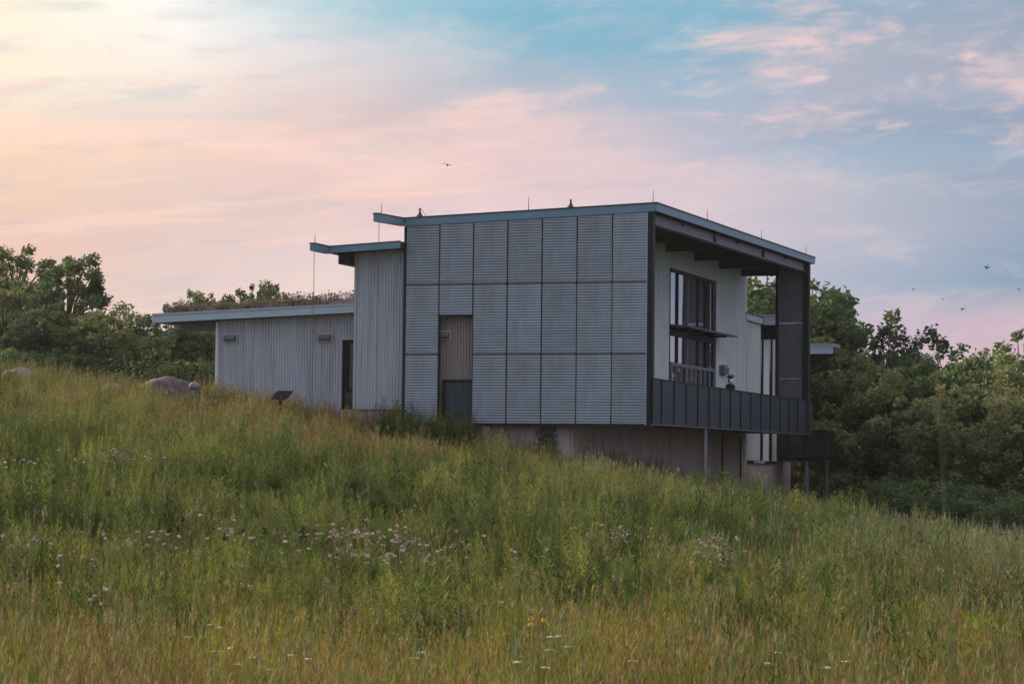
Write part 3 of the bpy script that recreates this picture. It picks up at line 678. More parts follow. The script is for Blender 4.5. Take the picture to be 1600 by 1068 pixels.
# boulders
def boulder(px, py, Y, sx, sy, sz, mat, label, seed, group=None):
    p = at(px, py, Y); me = bpy.data.meshes.new('boulder'); import bmesh
    bm = bmesh.new(); bmesh.ops.create_icosphere(bm, subdivisions=4, radius=1)
    for v in bm.verts:
        d = 1 + .13*mn.noise(v.co*1.3+Vector((seed,0,0))) + .10*mn.noise(v.co*3.1+Vector((0,seed,0))) + .035*mn.noise(v.co*9)
        cr = abs(mn.noise(v.co*2.0+Vector((0,0,seed)))); d -= .09*max(0, .08-cr)/.08
        v.co = Vector((v.co.x*d*sx, v.co.y*d*sy, v.co.z*d*sz))
    bm.to_mesh(me); bm.free(); me.shade_smooth()
    o = link('boulder', me, mat); o.location = p; tag(o, label, 'boulder', group); return o
boulder(262, 619, 84, 1.14, .9, .66, M_rock_dark, 'large rounded violet-brown boulder left of the low wing', 1.0)
boulder(304, 603, 83, .20, .2, .14, M_rock_pale, 'small pale stone against the right side of the big brown boulder', 5.0)
boulder(176, 607, 83, .30, .3, .18, M_rock_pale, 'low pale stone in the grass left of the big brown boulder', 8.0)
boulder(30, 593, 86, .60, .5, .42, M_rock_pale, 'pale grey boulder half sunk in grass at the far left', 11.0)

# birds
def bird(px, py, Y, span, roll, bank, label):
    o = empty('bird', at(px, py, Y), bank); o.rotation_euler = (roll, R(12), bank); tag(o, label, 'bird', 'birds flying over the meadow')
    s = span*.7
    MB().tube([(0,-s*.55,0),(0,-s*.35,.0),(0,-s*.1,.01),(0,s*.25,0),(0,s*.5,0)], [.002,s*.09,s*.14,s*.07,s*.03], 8).build('body', M_bird, o, smooth=True)
    for k in (-1, 1):
        MB().add([(k*s*.08,-s*.18,.012),(k*s*.08,s*.16,.006),(k*s*.5,-s*.12,s*.16),(k*s*.5,s*.12,s*.15),(k*s,s*.26,-s*.02),(k*s*.98,s*.30,-s*.02),
                  (k*s*.08,-s*.18,0.0),(k*s*.08,s*.16,-.006),(k*s*.5,-s*.12,s*.14),(k*s*.5,s*.12,s*.135)], [(0,1,3,2),(2,3,5,4),(6,8,9,7),(8,4,5,9),(0,2,8,6),(1,7,9,3),(2,4,8),(3,9,5)]).build('wing', M_bird, o)
    MB().add([(0,s*.4,0),(s*.12,s*.75,0),(-s*.12,s*.75,0),(0,s*.4,.01),(s*.12,s*.75,.006),(-s*.12,s*.75,.006)], [(0,1,2),(3,5,4),(0,3,4,1),(1,4,5,2),(2,5,3,0)]).build('tail', M_bird, o)
bird(699, 258, 90, .36, R(20), R(12), 'dark bird with spread wings alone above the middle roof')
bird(1542, 418, 110, .30, R(60), R(-50), 'dark bird with raised wing, highest of the birds on the right')
bird(1427, 452, 120, .20, R(30), R(-20), 'tiny dark bird, leftmost of the flock on the right')
bird(1473, 467, 120, .18, R(50), R(60), 'tiny dark bird just up and left of the lowest one')
bird(1504, 483, 100, .24, R(40), R(-55), 'small dark bird banking, lowest of the flock on the right')
bird(1592, 452, 100, .24, R(20), R(30), 'small dark bird at the far right edge')

# ------------------------------------------------------------------ trees
rng = np.random.default_rng(7)
def leaf_quads(C, size, rng, droop=0.0):
    """rhombic leaf per centre"""
    n = len(C)
    a = rng.normal(size=(n,3)); a[:,2] = a[:,2]*.6 - droop; a /= np.linalg.norm(a, axis=1)[:,None]
    b = np.cross(a, rng.normal(size=(n,3))); b /= np.linalg.norm(b, axis=1)[:,None]
    s = (size*rng.uniform(.6,1.35,n))[:,None]
    V = np.stack([C-a*s*.5, C+b*s*.28, C+a*s*.5, C-b*s*.28], 1).reshape(-1,3)
    F = np.arange(n*4).reshape(n,4); return V, F
def crown_clusters(H, Rr, zb, n, rng, lob=.35):
    out = []; ph = rng.uniform(0, 6.28, 6)
    while len(out) < n:
        u = rng.uniform(-1,1,3); r = np.linalg.norm(u)
        if r > 1 or r < .25: continue
        if rng.random() > r**1.2: continue
        az = math.atan2(u[1], u[0]); m = 1 + lob*math.sin(2*az+ph[0])*math.cos(3*u[2]+ph[1]) + lob*.6*math.sin(5*az+ph[2]+4*u[2])
        m = max(.55, m); zc = (zb+H)/2; hz = (H-zb)/2
        x, y, z = u[0]*Rr*m, u[1]*Rr*m, zc + u[2]*hz*(.9+.12*math.sin(3*az+ph[3]))
        out.append((x, y, z))
    return np.array(out)
def make_tree(seed, H, Rr, zb, ncl, per, lsize, cr=(.35,.85), mat=None, flat=.6, lob=.35):
    rng = np.random.default_rng(seed)
    C = crown_clusters(H, Rr, zb, ncl, rng, lob)
    P = []
    for c in C:
        r = rng.uniform(*cr); k = int(per*(r/.6)**2)
        u = rng.normal(size=(k,3)); u /= np.linalg.norm(u, axis=1)[:,None]
        rad = r*(rng.uniform(0,1,k)**.35)*(1+.35*np.sin(u[:,0]*5+seed)*np.sin(u[:,1]*4+c[2]))
        p = c + u*rad[:,None]*np.array([1,1,flat]); P.append(p)
    P = np.concatenate(P); V, F = leaf_quads(P, lsize, rng, .2)
    crown = quads('crown', V, F, [mat])
    mb = MB(); rt = .018*H+.05; lean = rng.uniform(-.5,.5,2)
    tp = [(0,0,-.6),(lean[0]*.1,lean[1]*.1,zb*.5),(lean[0]*.4,lean[1]*.4,zb),(lean[0],lean[1],(zb+H)/2),(lean[0]*1.3,lean[1]*1.3,H*.86)]
    mb.tube(tp, [rt*1.3,rt,rt*.85,rt*.5,.03], 7)
    for c in C[::2]:
        z0 = zb*.7 + (c[2]-zb*.7)*rng.uniform(.15,.6); z0 = max(.25*zb+.3, min(z0, H*.75)); f_ = z0/H
        s = Vector((lean[0]*f_, lean[1]*f_, z0)); e = Vector(c); mid = s.lerp(e, .5) + Vector((0,0,.12*(e-s).length))
        mb.tube([s, mid, e], [rt*.34, rt*.2, .015], 5, False)
    me = bpy.data.meshes.new('trunk'); me.from_pydata(mb.v, [], mb.f); me.materials.append(M_bark); me.shade_smooth()
    return crown, me
variants = {}
def V_(key, *a, **k):
    variants[key] = make_tree(*a, **k)
V_('round', 11, 10, 3.6, 2.4, 165, 165, .25, cr=(.18,.72), mat=M_tree, flat=.85)
V_('olive', 12, 9, 3.2, 1.2, 165, 165, .24, cr=(.18,.70), mat=M_tree2, flat=.85)
V_('airy', 13, 11, 3.6, 3.6, 150, 150, .25, cr=(.25,.6), mat=M_tree, lob=.45, flat=.85)
V_('dark', 14, 9.5, 3.0, 1.8, 160, 165, .25, cr=(.18,.72), mat=M_tree3, flat=.85)
V_('wide', 15, 8, 3.8, 1.0, 170, 160, .24, cr=(.18,.72), mat=M_tree2, lob=.5, flat=.85)
V_('shrub', 16, 2.8, 1.7, .1, 55, 130, .12, cr=(.2,.5), mat=M_tree, lob=.45)
V_('young', 17, 2.2, .9, .2, 34, 70, .11, cr=(.18,.34), mat=M_young, lob=.3)
ORIGH = dict(round=10, olive=9, airy=11, dark=9.5, wide=8, shrub=2.8, young=2.2)
def plant(key, x, y, top, label, group=None, cat='tree', name=None, rz=None, wid=1.0):
    zg = gz(x, y) - .1; s = (top-zg)/ORIGH[key]
    e = empty(name or key_name[key], (x, y, zg), rz if rz is not None else random.uniform(0, 6.28)); e.scale = (s*wid, s*wid, s)
    link('trunk', variants[key][1], None, e); link('crown', variants[key][0], None, e)
    tag(e, label, cat, group); return e
key_name = dict(round='broadleaf_tree', olive='broadleaf_tree', airy='locust_tree', dark='broadleaf_tree', wide='broadleaf_tree', shrub='shrub', young='sapling')
random.seed(3)
def pt_(key, px, py, Y, label, **k):
    p = at(px, py, Y); return plant(key, p.x, p.y, p.z, label, **k)
# left group
pt_('airy', 30, 378, 112, 'tall airy tree rising above the thicket at the far left edge')
pt_('airy', 105, 392, 108, 'tall tree with a spreading rounded crown right of the leftmost tall tree', wid=.95)
pt_('olive', 10, 432, 100, 'olive-green tree filling the left edge below the tall trees')
pt_('olive', 90, 470, 98, 'hazy olive tree below the spreading tall crown', wid=1.15)
pt_('wide', 165, 478, 97, 'broad hazy tree in the thicket left of the wing roof', wid=1.2)
pt_('dark', 215, 486, 101, 'dark tree just left of the wing roof end')
pt_('dark', 270, 500, 103, 'dark tree behind the wing roof overhang', wid=1.1)
pt_('olive', 320, 500, 104, 'olive tree showing under the overhang of the low wing roof', wid=1.1)
pt_('dark', 130, 500, 103, 'shadowed tree deep in the left thicket', wid=1.1)
pt_('dark', 40, 500, 96, 'shadowed tree behind the pale far-left boulder', wid=1.1)
for k, (px, py, Y) in enumerate(((60,545,94),(120,548,95),(180,552,96),(300,556,98),(10,540,93),(245,555,99))):
    pt_('shrub', px, py, Y, 'dark thicket shrub, '+['behind the pale far-left boulder','between the pale boulder and the low pale stone','behind the low pale stone','right of the big brown boulder','at the left picture edge','behind the young sapling'][k], group='shrubs under the left thicket', cat='shrub', wid=1.2)
pt_('young', 217, 538, 90, 'light green young sapling behind the big brown boulder', cat='sapling', wid=1.2)
for (px, py, key, lb_) in ((306,448,'airy','small tree behind the planted roof, leftmost of those above it'),(330,458,'round','low tree second from the left above the planted roof'),(352,456,'dark','low dark tree in the middle of the row above the planted roof'),(375,452,'round','tree just left of the tallest above the planted roof'),(404,432,'dark','tallest tree showing above the planted roof'),(436,446,'round','rounded tree right of the tallest above the planted roof')):
    pt_(key, px, py, 125, lb_, wid=.62)
for (px, py, Y, key) in ((30,470,128,'dark'),(110,480,130,'dark'),(190,505,128,'dark'),(260,515,126,'dark'),(330,510,128,'dark')):
    pt_(key, px, py, Y, 'dark second row tree of the left wood, '+{30:'at the left edge',110:'below the spreading crown',190:'left of the wing roof',260:'behind the wing roof end',330:'behind the low wing'}[px], group='second row of the left wood', wid=1.3)
for (px, py, Y, key) in ((1220,590,142,'dark'),(1300,560,146,'olive'),(1370,570,145,'dark'),(1440,565,146,'olive'),(1520,575,145,'dark'),(1590,570,142,'olive')):
    pt_(key, px, py, Y, 'back row tree of the right wood, '+{1220:'hidden behind the building',1300:'just right of the building',1370:'left of the dark tall tree',1440:'right of the dark tall tree',1520:'left of the right edge tree',1590:'behind the right edge tree'}[px], group='back row of the right wood', wid=1.3)
# seen through the balcony opening and behind the building
pt_('round', 1196, 412, 132, 'tree seen through the open balcony end', wid=1.2)
pt_('round', 1150, 470, 132, 'tree hidden mostly behind the balcony wall')
pt_('round', 1275, 440, 135, 'tall green tree right behind the far dark column', wid=1.0)
pt_('olive', 1330, 548, 126, 'hazy olive tree between the building and the dark tall tree', wid=1.1)
pt_('dark', 1392, 496, 134, 'tall dark tree standing clear against the pink sky', wid=.9)
pt_('airy', 1432, 548, 130, 'smaller dark tree leaning right of the tall dark one', wid=.8)
pt_('round', 1505, 538, 122, 'tree with tufted top left of the right edge trees')
pt_('airy', 1475, 560, 118, 'airy tree in front of the tufted-top tree', wid=1.0)
pt_('round', 1598, 518, 112, 'tall dark tree cut by the right picture edge')
pt_('wide', 1400, 590, 122, 'broad light olive tree in the middle of the right wood', wid=1.1)
pt_('olive', 1425, 640, 111, 'low olive tree at the front of the right wood', wid=1.3)
pt_('wide', 1560, 585, 106, 'broad tree before the right edge trees', wid=1.1)
pt_('olive', 1475, 600, 109, 'olive tree at the centre of the right wood', wid=1.2)
pt_('dark', 1300, 600, 132, 'dark tree right of the far roof tip', wid=1.2)
pt_('dark', 1420, 640, 110, 'shadowed tree low in the right wood', wid=1.3)
pt_('dark', 1530, 640, 112, 'shadowed tree behind the right-hand undergrowth', wid=1.3)
pt_('olive', 1610, 600, 101, 'olive tree filling the right edge', wid=1.2)
pt_('dark', 1240, 560, 138, 'dark tree behind the far roof', wid=1.2)
SHR = ['nearest the rear balcony posts','second from the rear balcony posts','below the low front olive tree','left of the middle of the wood edge row','left one in the middle of the wood edge row','right one in the middle of the wood edge row','right of the middle of the wood edge row','last but one before the right picture edge','directly behind the rear balcony posts','low one filling the gap by the posts','low one below the blurred near stem','low one under the broad right-hand tree','cut by the right picture edge','low one left of the blurred near stem']
for k, (px, py, Y) in enumerate(((1290,735,121),(1335,728,117),(1368,742,106),(1410,745,100),(1455,740,99),(1500,748,98),(1545,752,97),(1590,765,95),(1240,735,124),(1350,760,112),(1480,770,96),(1560,780,94),(1620,770,92),(1430,770,98))):
    pt_('shrub', px, py, Y, 'dark green shrub, '+SHR[k], group='shrubs along the right wood edge', cat='shrub', wid=1.15)

# ------------------------------------------------------------------ meadow plants
PROTO = bpy.data.collections.new('plant_sources')
def strip(V, F, mi, base, direc, h, w, bend, rng, seg=4, m=0):
    """one grass blade as quads: base point, lean direction, height, width"""
    b0 = len(V); side_ = np.array([-direc[1], direc[0], 0])
    for k in range(seg+1):
        t = k/seg; p = base + np.array([direc[0], direc[1], 0])*bend*h*t*t + np.array([0,0,1])*h*(t - .25*bend*t*t)
        ww = w*(1-t)**.6*.5 + .0006
        V.append(p - side_*ww); V.append(p + side_*ww)
    for k in range(seg): F.append([b0+2*k, b0+2*k+1, b0+2*k+3, b0+2*k+2]); mi.append(m)
def proto(name, V, F, mats, mi):
    me = quads(name, np.array(V), np.array(F), mats, mi); o = bpy.data.objects.new(name, me); PROTO_COLS[-1].objects.link(o)
PROTO_COLS = []
def new_col(n): PROTO_COLS.append(bpy.data.collections.new(n)); return PROTO_COLS[-1]

def grass_tuft(seed, nbl, h0, h1, w, spread, heads=0.0, mats=(None,), bend=(.05,.5)):
    rng = np.random.default_rng(seed); V, F, mi = [], [], []
    for k in range(nbl):
        a = rng.uniform(0, 6.28); r = spread*math.sqrt(rng.random()); h = rng.uniform(h0, h1); b = rng.uniform(*bend)
        d = np.array([math.cos(a), math.sin(a)]); a2 = a + rng.normal()*.9; d2 = np.array([math.cos(a2), math.sin(a2)])
        base = np.array([d[0]*r, d[1]*r, -.05])
        if rng.random() < heads:
            b *= .5; strip(V, F, mi, base, d2, h*1.15, w*.5, b, rng, 4, 0)
            top = base + np.array([d2[0], d2[1], 0])*b*h*1.15 + np.array([0,0,1])*h*1.15*(1-.25*b)
            for q in range(4):   # feathery seed head
                p = top - np.array([0,0,.035*q]); strip(V, F, mi, p-np.array([0,0,.03]), np.array([math.cos(q*1.7+a), math.sin(q*1.7+a)]), .07, .012, .35, rng, 2, len(mats)-1)
        else: strip(V, F, mi, base, d2, h, w, b, rng, 4, 0)
    return V, F, mi
def forb(seed, nst, h0, h1, leaf, mats, spread=.16, top=None, dens=26):
    rng = np.random.default_rng(seed); V, F, mi = [], [], []
    for s in range(nst):
        a = rng.uniform(0, 6.28); r = spread*math.sqrt(rng.random()); h = rng.uniform(h0, h1)
        d = np.array([math.cos(a), math.sin(a)]); base = np.array([d[0]*r, d[1]*r, -.05]); b = rng.uniform(.02, .22)
        strip(V, F, mi, base, d, h, .009, b, rng, 3, 0)
        n = int(dens*h/.8)
        for k in range(n):
            t = .22 + .78*k/n; p = base + np.array([d[0],d[1],0])*b*h*t*t + np.array([0,0,1])*h*(t-.25*b*t*t)
            la = k*2.4 + s; ld = np.array([math.cos(la), math.sin(la)]); L_ = leaf*(1.15-t*.75)*rng.uniform(.7,1.3)
            up = rng.uniform(.15, 1.3); w_ = L_*.095; sd = np.array([-ld[1], ld[0], 0])
            tip = p + np.array([ld[0]*L_, ld[1]*L_, up*L_]); mid = p + np.array([ld[0]*L_*.5, ld[1]*L_*.5, up*L_*.62])
            b0 = len(V); V += [p, mid+sd*w_, tip, mid-sd*w_]; F.append([b0,b0+1,b0+2,b0+3]); mi.append(0)
        if top is not None: top(V, F, mi, base + np.array([d[0],d[1],0])*b*h + np.array([0,0,1])*h*(1-.25*b), rng)
    return V, F, mi
def puff(nm, r, sz, m, zz=.6):
    def f(V, F, mi, p, rng):
        for q in range(nm):
            u = rng.normal(size=3); u /= np.linalg.norm(u); c = p + u*r*rng.uniform(.3,1)*np.array([1,1,zz])
            a = rng.normal(size=3); a /= np.linalg.norm(a); b_ = np.cross(a, u+.01); b_ /= np.linalg.norm(b_)+1e-6
            b0 = len(V); V += [c-a*sz*.5, c+b_*sz*.5, c+a*sz*.5, c-b_*sz*.5]; F.append([b0,b0+1,b0+2,b0+3]); mi.append(m)
    return f

cg = new_col('grass_sources')
for s in range(4):
    V, F, mi = grass_tuft(s, 24, .35, .76, .0115, .13); proto('grass_a%d' % s, V, F, [M_grass], mi)
for s in range(3):
    V, F, mi = grass_tuft(10+s, 18, .45, .85, .009, .12, .30, (M_grass, M_dry)); proto('grass_b%d' % s, V, F, [M_grass, M_dry], mi)
cr_ = new_col('dry_sources')
for s in range(4):
    V, F, mi = grass_tuft(30+s, 20, .40, .80, .008, .13, .45, (M_dry, M_dry)); proto('dry_a%d' % s, V, F, [M_dry], [0]*len(F))
cc = new_col('cool_sources')
for s in range(4):
    V, F, mi = grass_tuft(50+s, 20, .5, .95, .008, .13, .25, (M_cool, M_cool), (.02,.3)); proto('cool_a%d' % s, V, F, [M_cool], [0]*len(F))
cf = new_col('weed_sources')
for s in range(4):
    V, F, mi = forb(70+s, 8, .45, .85, .09, None, .20, None, 42); proto('weed_a%d' % s, V, F, [M_forb], [0]*len(F))
for s in range(2):
    V, F, mi = forb(80+s, 6, .55, 1.0, .13, None, .16, None, 44); proto('weed_b%d' % s, V, F, [M_forb], [0]*len(F))

def scatter(name, pts, col, n_src, label, seed):
    """one object: a cloud of points at P (x,y,z,scale) that carries plants through geometry nodes"""
    rng = np.random.default_rng(seed); n = len(pts)
    me = bpy.data.meshes.new(name); me.vertices.add(n); me.vertices.foreach_set('co', np.ascontiguousarray(pts[:,:3], dtype=np.float32).ravel())
    rot = np.stack([rng.normal(0,.09,n), rng.normal(0,.09,n), rng.uniform(0,6.28,n)], 1).astype(np.float32)
    me.attributes.new('rot', 'FLOAT_VECTOR', 'POINT').data.foreach_set('vector', rot.ravel())
    me.attributes.new('scl', 'FLOAT', 'POINT').data.foreach_set('value', pts[:,3].astype(np.float32))
    me.attributes.new('idx', 'INT', 'POINT').data.foreach_set('value', rng.integers(0, n_src, n).astype(np.int32))
    o = bpy.data.objects.new(name, me); COL.objects.link(o); tag(o, label, kind='stuff')
    ng = bpy.data.node_groups.new(name, 'GeometryNodeTree')
    ng.interface.new_socket('Geometry', in_out='INPUT', socket_type='NodeSocketGeometry'); ng.interface.new_socket('Geometry', in_out='OUTPUT', socket_type='NodeSocketGeometry')
    N, L = ng.nodes, ng.links; gi = N.new('NodeGroupInput'); go = N.new('NodeGroupOutput')
    ip = N.new('GeometryNodeInstanceOnPoints'); ci = N.new('GeometryNodeCollectionInfo'); ci.inputs['Collection'].default_value = col
    ci.inputs['Separate Children'].default_value = True; ci.inputs['Reset Children'].default_value = True
    def na(nm, ty):
        a = N.new('GeometryNodeInputNamedAttribute'); a.data_type = ty; a.inputs['Name'].default_value = nm
        return [s for s in a.outputs if s.enabled and s.name == 'Attribute'][0]
    L.new(gi.outputs[0], ip.inputs['Points']); L.new(ci.outputs[0], ip.inputs['Instance']); ip.inputs['Pick Instance'].default_value = True
    L.new(na('idx','INT'), ip.inputs['Instance Index']); L.new(na('rot','FLOAT_VECTOR'), ip.inputs['Rotation']); L.new(na('scl','FLOAT'), ip.inputs['Scale'])
    L.new(ip.outputs[0], go.inputs[0])
    md = o.modifiers.new('scatter', 'NODES'); md.node_group = ng
    return o

def nz(x, y, s, seed): 
    return np.array([mn.fractal(Vector((a*s, b*s, seed)), .6, 2.0, 3) for a, b in zip(x, y)])
# candidate points: jittered in a fan wider than the view, plus the area round the building
rng = np.random.default_rng(5)
def cand(y0, y1, dens, margin):
    ar = (y1-y0)*(.43*(y0+y1)/2+2*margin); n = int(ar*dens); y = np.sqrt(rng.uniform((y0+margin*4)**2, (y1+margin*4)**2, n))-margin*4
    hw = .215*y+margin; x = rng.uniform(-1, 1, n)*hw; return x, y
def in_building(x, y):
    dx, dy = x-ORG.x, y-ORG.y; c, s = math.cos(TH), math.sin(TH)
    lx = dx*c - dy*s; ly = dx*s + dy*c
    a = (lx > -12.3) & (lx < -2.7) & (ly > .35) & (ly < 37)
    b = (lx > -17.2) & (lx < -2.7) & (ly > 1.9) & (ly < 14)
    d = (lx > -9.3) & (lx < .4) & (ly > -.1) & (ly < .6)
    return a | b | d
allx, ally, dist = [], [], []
for (a, b_, dn) in ((13,22,26),(22,36,20),(36,60,13),(60,112,10)):
    x, y = cand(a, b_, dn, 2.5); allx.append(x); ally.append(y)
x = np.concatenate(allx); y = np.concatenate(ally)
k = ~in_building(x, y); x, y = x[k], y[k]
z = ground(x, y); n1 = nz(x, y, .22, 2.0); n2 = nz(x, y, .09, 9.0); n3 = nz(x, y, .5, 4.0)
r = rng.random(len(x))
# picture-independent zones: dry crest on the upper left, leafy bank below it, cool grass on the right, mixed grass near the path
u = x/np.maximum(y, 1)
crest = np.exp(-((y-77)/8)**2) * np.clip((-u-.01)/.05, 0, 1) * np.clip((u+.20)/.05, .15, 1)
p_dry = np.clip(.10 + .75*crest + .35*np.clip(n1+.1, 0, 1) + np.where(y < 31, .10, 0), 0, .9)
bank = np.clip((y-26)/6, 0, 1)*np.clip((70-y)/8, 0, 1)
p_forb = np.clip(bank*(.62+.5*n2+.35*n1) + .12, .05, .85)*(1-crest*.9)*np.where(y < 26, .07, 1)*np.clip(1.0 - np.clip(u-.04, 0, .2)*4.5, .25, 1)
p_cool = np.clip((u-.0)/.10, 0, 1)*np.clip((y-30)/20, 0, .85) + .10
kind = np.where(r < p_forb, 3, 0)
r2 = rng.random(len(x)); kind = np.where((kind == 0) & (r2 < p_dry), 1, kind)
r3 = rng.random(len(x)); kind = np.where((kind == 0) & (r3 < p_cool), 2, kind)
sc = rng.uniform(.75, 1.25, len(x))*(1+.25*n3)*np.clip(.75+.25*(y/40), .7, 1.0)
gap = nz(x, y, .55, 61.)          # bare hollows between clumps
low = np.clip((y-27)/6, 0, 1)*np.clip((90-y)/8, 0, 1)
sc = sc*(1-.45*low*np.clip(-gap*4, 0, 1))
P = np.stack([x, y, z, sc], 1)
yb = (y > 25.5+2*n2) & (y < 37+3*n1) & (u < .10+.1*n2) & (rng.random(len(x)) < .62); kind = np.where(yb & (kind != 1), 4, kind)
scatter('meadow_grass', P[kind == 0], cg, 7, 'green to straw-coloured tall grass covering the slope', 1)
scatter('dry_grass', P[kind == 1], cr_, 4, 'rusty dry grass along the crest and mixed through the meadow', 2)
scatter('grey_green_grass', P[kind == 2], cc, 4, 'cool grey-green tall grass on the right of the slope', 3)
cy = new_col('yellow_weed_sources')
for s in range(4):
    V, F, mi = forb(120+s, 7, .35, .70, .085, None, .22, None, 34); proto('yweed_a%d' % s, V, F, [M_yforb], [0]*len(F))
scatter('yellow_green_weeds', P[kind == 4], cy, 4, 'bright yellow-green leafy weeds in a band across the near meadow', 14)
Pf = P[kind == 3].copy(); Pf[:,3] *= 1.05+.55*np.clip(nz(Pf[:,0], Pf[:,1], .35, 17.), -1, 1)
scatter('leafy_weeds', Pf, cf, 6, 'dense leafy green weeds on the middle bank of the meadow', 4)
# thin margin outside the view so the meadow goes on
xm = rng.uniform(-60, 60, 9000); ym = rng.uniform(5, 120, 9000); k = (np.abs(xm) > .215*ym+2.0) & ~in_building(xm, ym); xm, ym = xm[k], ym[k]
scatter('outer_meadow_grass', np.stack([xm, ym, ground(xm, ym), rng.uniform(1,1.6,len(xm))], 1), cg, 7, 'tall grass of the meadow to either side', 6)
print('meadow points', len(P), [(kind == q).sum() for q in range(4)])
def along(a, b, n, off=.0, h=(1,1.5), seed=0):
    rg = np.random.default_rng(seed); out = []
    for _ in range(n):
        t = rg.random(); p = wl(a[0]+(b[0]-a[0])*t+rg.normal()*.12, a[1]+(b[1]-a[1])*t-rg.random()*off, 0); out.append((p.x, p.y, gz(p.x, p.y), rg.uniform(*h)))
    return out
# rounded clumps of taller goldenrod
ck = new_col('clump_sources')
for s in range(3):
    rg_ = np.random.default_rng(150+s); V, F, mi = [], [], []
    for q in range(20):
        a = rg_.uniform(0, 6.28); r = .48*math.sqrt(rg_.random()); hh_ = (1.0-.9*r*r/.23*.45)*rg_.uniform(.8, 1.05)
        v, f, m_ = forb(1000+s*50+q, 1, hh_*.95, hh_, .070, None, .01, None, 60); off = len(V)
        V += [p+np.array([math.cos(a)*r, math.sin(a)*r, 0]) for p in v]; F += [[i_+off for i_ in ff] for ff in f]; mi += m_
    proto('clump_a%d' % s, V, F, [M_clump], mi)
xs3, ys3 = cand(27, 86, 1.0, 2.5); k = ~in_building(xs3, ys3) & (nz(xs3, ys3, .55, 61.) > -.02) & (nz(xs3, ys3, .16, 51.) > -.12); xs3, ys3 = xs3[k], ys3[k]; print('clumps', len(xs3))
scatter('goldenrod_clumps', np.stack([xs3, ys3, ground(xs3, ys3)-.05, rng.uniform(.65, 1.3, len(xs3))], 1), ck, 3, 'rounded leafy goldenrod clumps across the bank', 22)
pc = along((-17,.9),(-9.6,-.2), 260, 1.6, (1.0,1.5), 9)
scatter('crest_grass', np.array(pc), cr_, 4, 'tall dry grass against the foot of the low wing', 23)
# brown stalks and pale straw standing out of the green
cb_ = new_col('stalk_sources')
for s in range(4):
    V, F, mi = forb(140+s, 3, .75, 1.15, .06, None, .12, puff(12,.045,.026,1,1.6), 16); proto('stalk_a%d' % s, V, F, [M_stem if s % 2 else M_cool, M_stalk], mi)
xs2, ys2 = cand(24, 96, .9, 2.5); k = ~in_building(xs2, ys2) & (nz(xs2, ys2, .3, 31.) > -.12); xs2, ys2 = xs2[k], ys2[k]
scatter('brown_weed_stalks', np.stack([xs2, ys2, ground(xs2, ys2), rng.uniform(.7, 1.15, len(xs2))], 1), cb_, 4, 'brown and tan weed stalks dotted through the green meadow', 21)
# tall weeds against the building foot
pts = along((-9.4,-.3),(-6.2,-.3), 120, .9, (1.2,2.0), 1) + along((-6.2,-.2),(-3,-.2), 30, .8, (.9,1.3), 2) + along((-17,1.6),(-9.5,.0), 40, .8, (.7,1.0), 3) + along((-2.4,1),(-2.4,26), 40, .3, (.9,1.4), 4)
scatter('foot_weeds', np.array(pts), cf, 6, 'tall dark weeds growing against the foot of the building', 8)

# roof plants
cs = new_col('roof_sources')
for s in range(3):
    V, F, mi = grass_tuft(90+s, 16, .08, .26, .008, .12, .3, (M_dry, M_dry), (.2,.9)); proto('roof_a%d' % s, V, F, [M_roofdry], [0]*len(F))
for s in range(2):
    V, F, mi = forb(95+s, 8, .08, .2, .06, None, .14, None, 60); proto('roof_b%d' % s, V, F, [M_forb], [0]*len(F))
ch_ = new_col('head_sources')
for s in range(3):
    V, F, mi = forb(100+s, 4, .25, .55, .04, None, .14, puff(10,.03,.03,1,1), 8); proto('head_a%d' % s, V, F, [M_stem, M_seed], mi)
rg = np.random.default_rng(3); pts = []; hp = []
for _ in range(1500):
    X_ = rg.uniform(-19.1, -11.05); Y_ = 1.85+abs(rg.normal())*1.3; p = wl(X_, Y_, wz(X_, 0)+.10)
    dens = 1 if X_ < -13.6 else .3
    if rg.random() < dens: pts.append((p.x, p.y, p.z, rg.uniform(.7,1.5)))
for _ in range(170):
    X_ = rg.uniform(-14.6, -11.05); Y_ = 1.9+rg.random()*2; p = wl(X_, Y_, wz(X_, 0)+.1); hp.append((p.x, p.y, p.z, rg.uniform(.6,1.1)))
for _ in range(30):
    X_ = rg.uniform(-19, -14.6); Y_ = 1.9+rg.random()*2; p = wl(X_, Y_, wz(X_, 0)+.1); hp.append((p.x, p.y, p.z, rg.uniform(.5,.8)))
for _ in range(110):
    X_ = rg.uniform(-19.1, -12.5); p = wl(X_, 1.78-rg.random()*.03, wz(X_, 0)+.10); pts.append((p.x, p.y, p.z-.02, rg.uniform(.5,1.1)))
scatter('roof_sedum', np.array(pts), cs, 5, 'low brownish plants growing along the wing roof edge', 11)
scatter('roof_seedheads', np.array(hp), ch_, 3, 'dark round seedheads standing on the wing roof near the tall wall', 12)

# ivy on the base wall
V, F = leaf_quads(np.stack([rng.uniform(-4.05,-3.35,520)+rng.normal(0,.05,520), np.full(520,.42)-rng.random(520)*.12, rng.uniform(-1.4,-.06,520)], 1), .11, rng)
iv = link('climbing_vine', quads('climbing_vine', V, F, [M_tree3]), None); iv.location = ORG; iv.rotation_euler = (0,0,-TH)
tag(iv, 'dark leafy vine climbing the pinkish concrete base under the screen', 'vine')

# ------------------------------------------------------------------ countable wildflowers
def mesh_from(V, F, mats, mi, name): return quads(name, np.array(V), np.array(F), mats, mi)
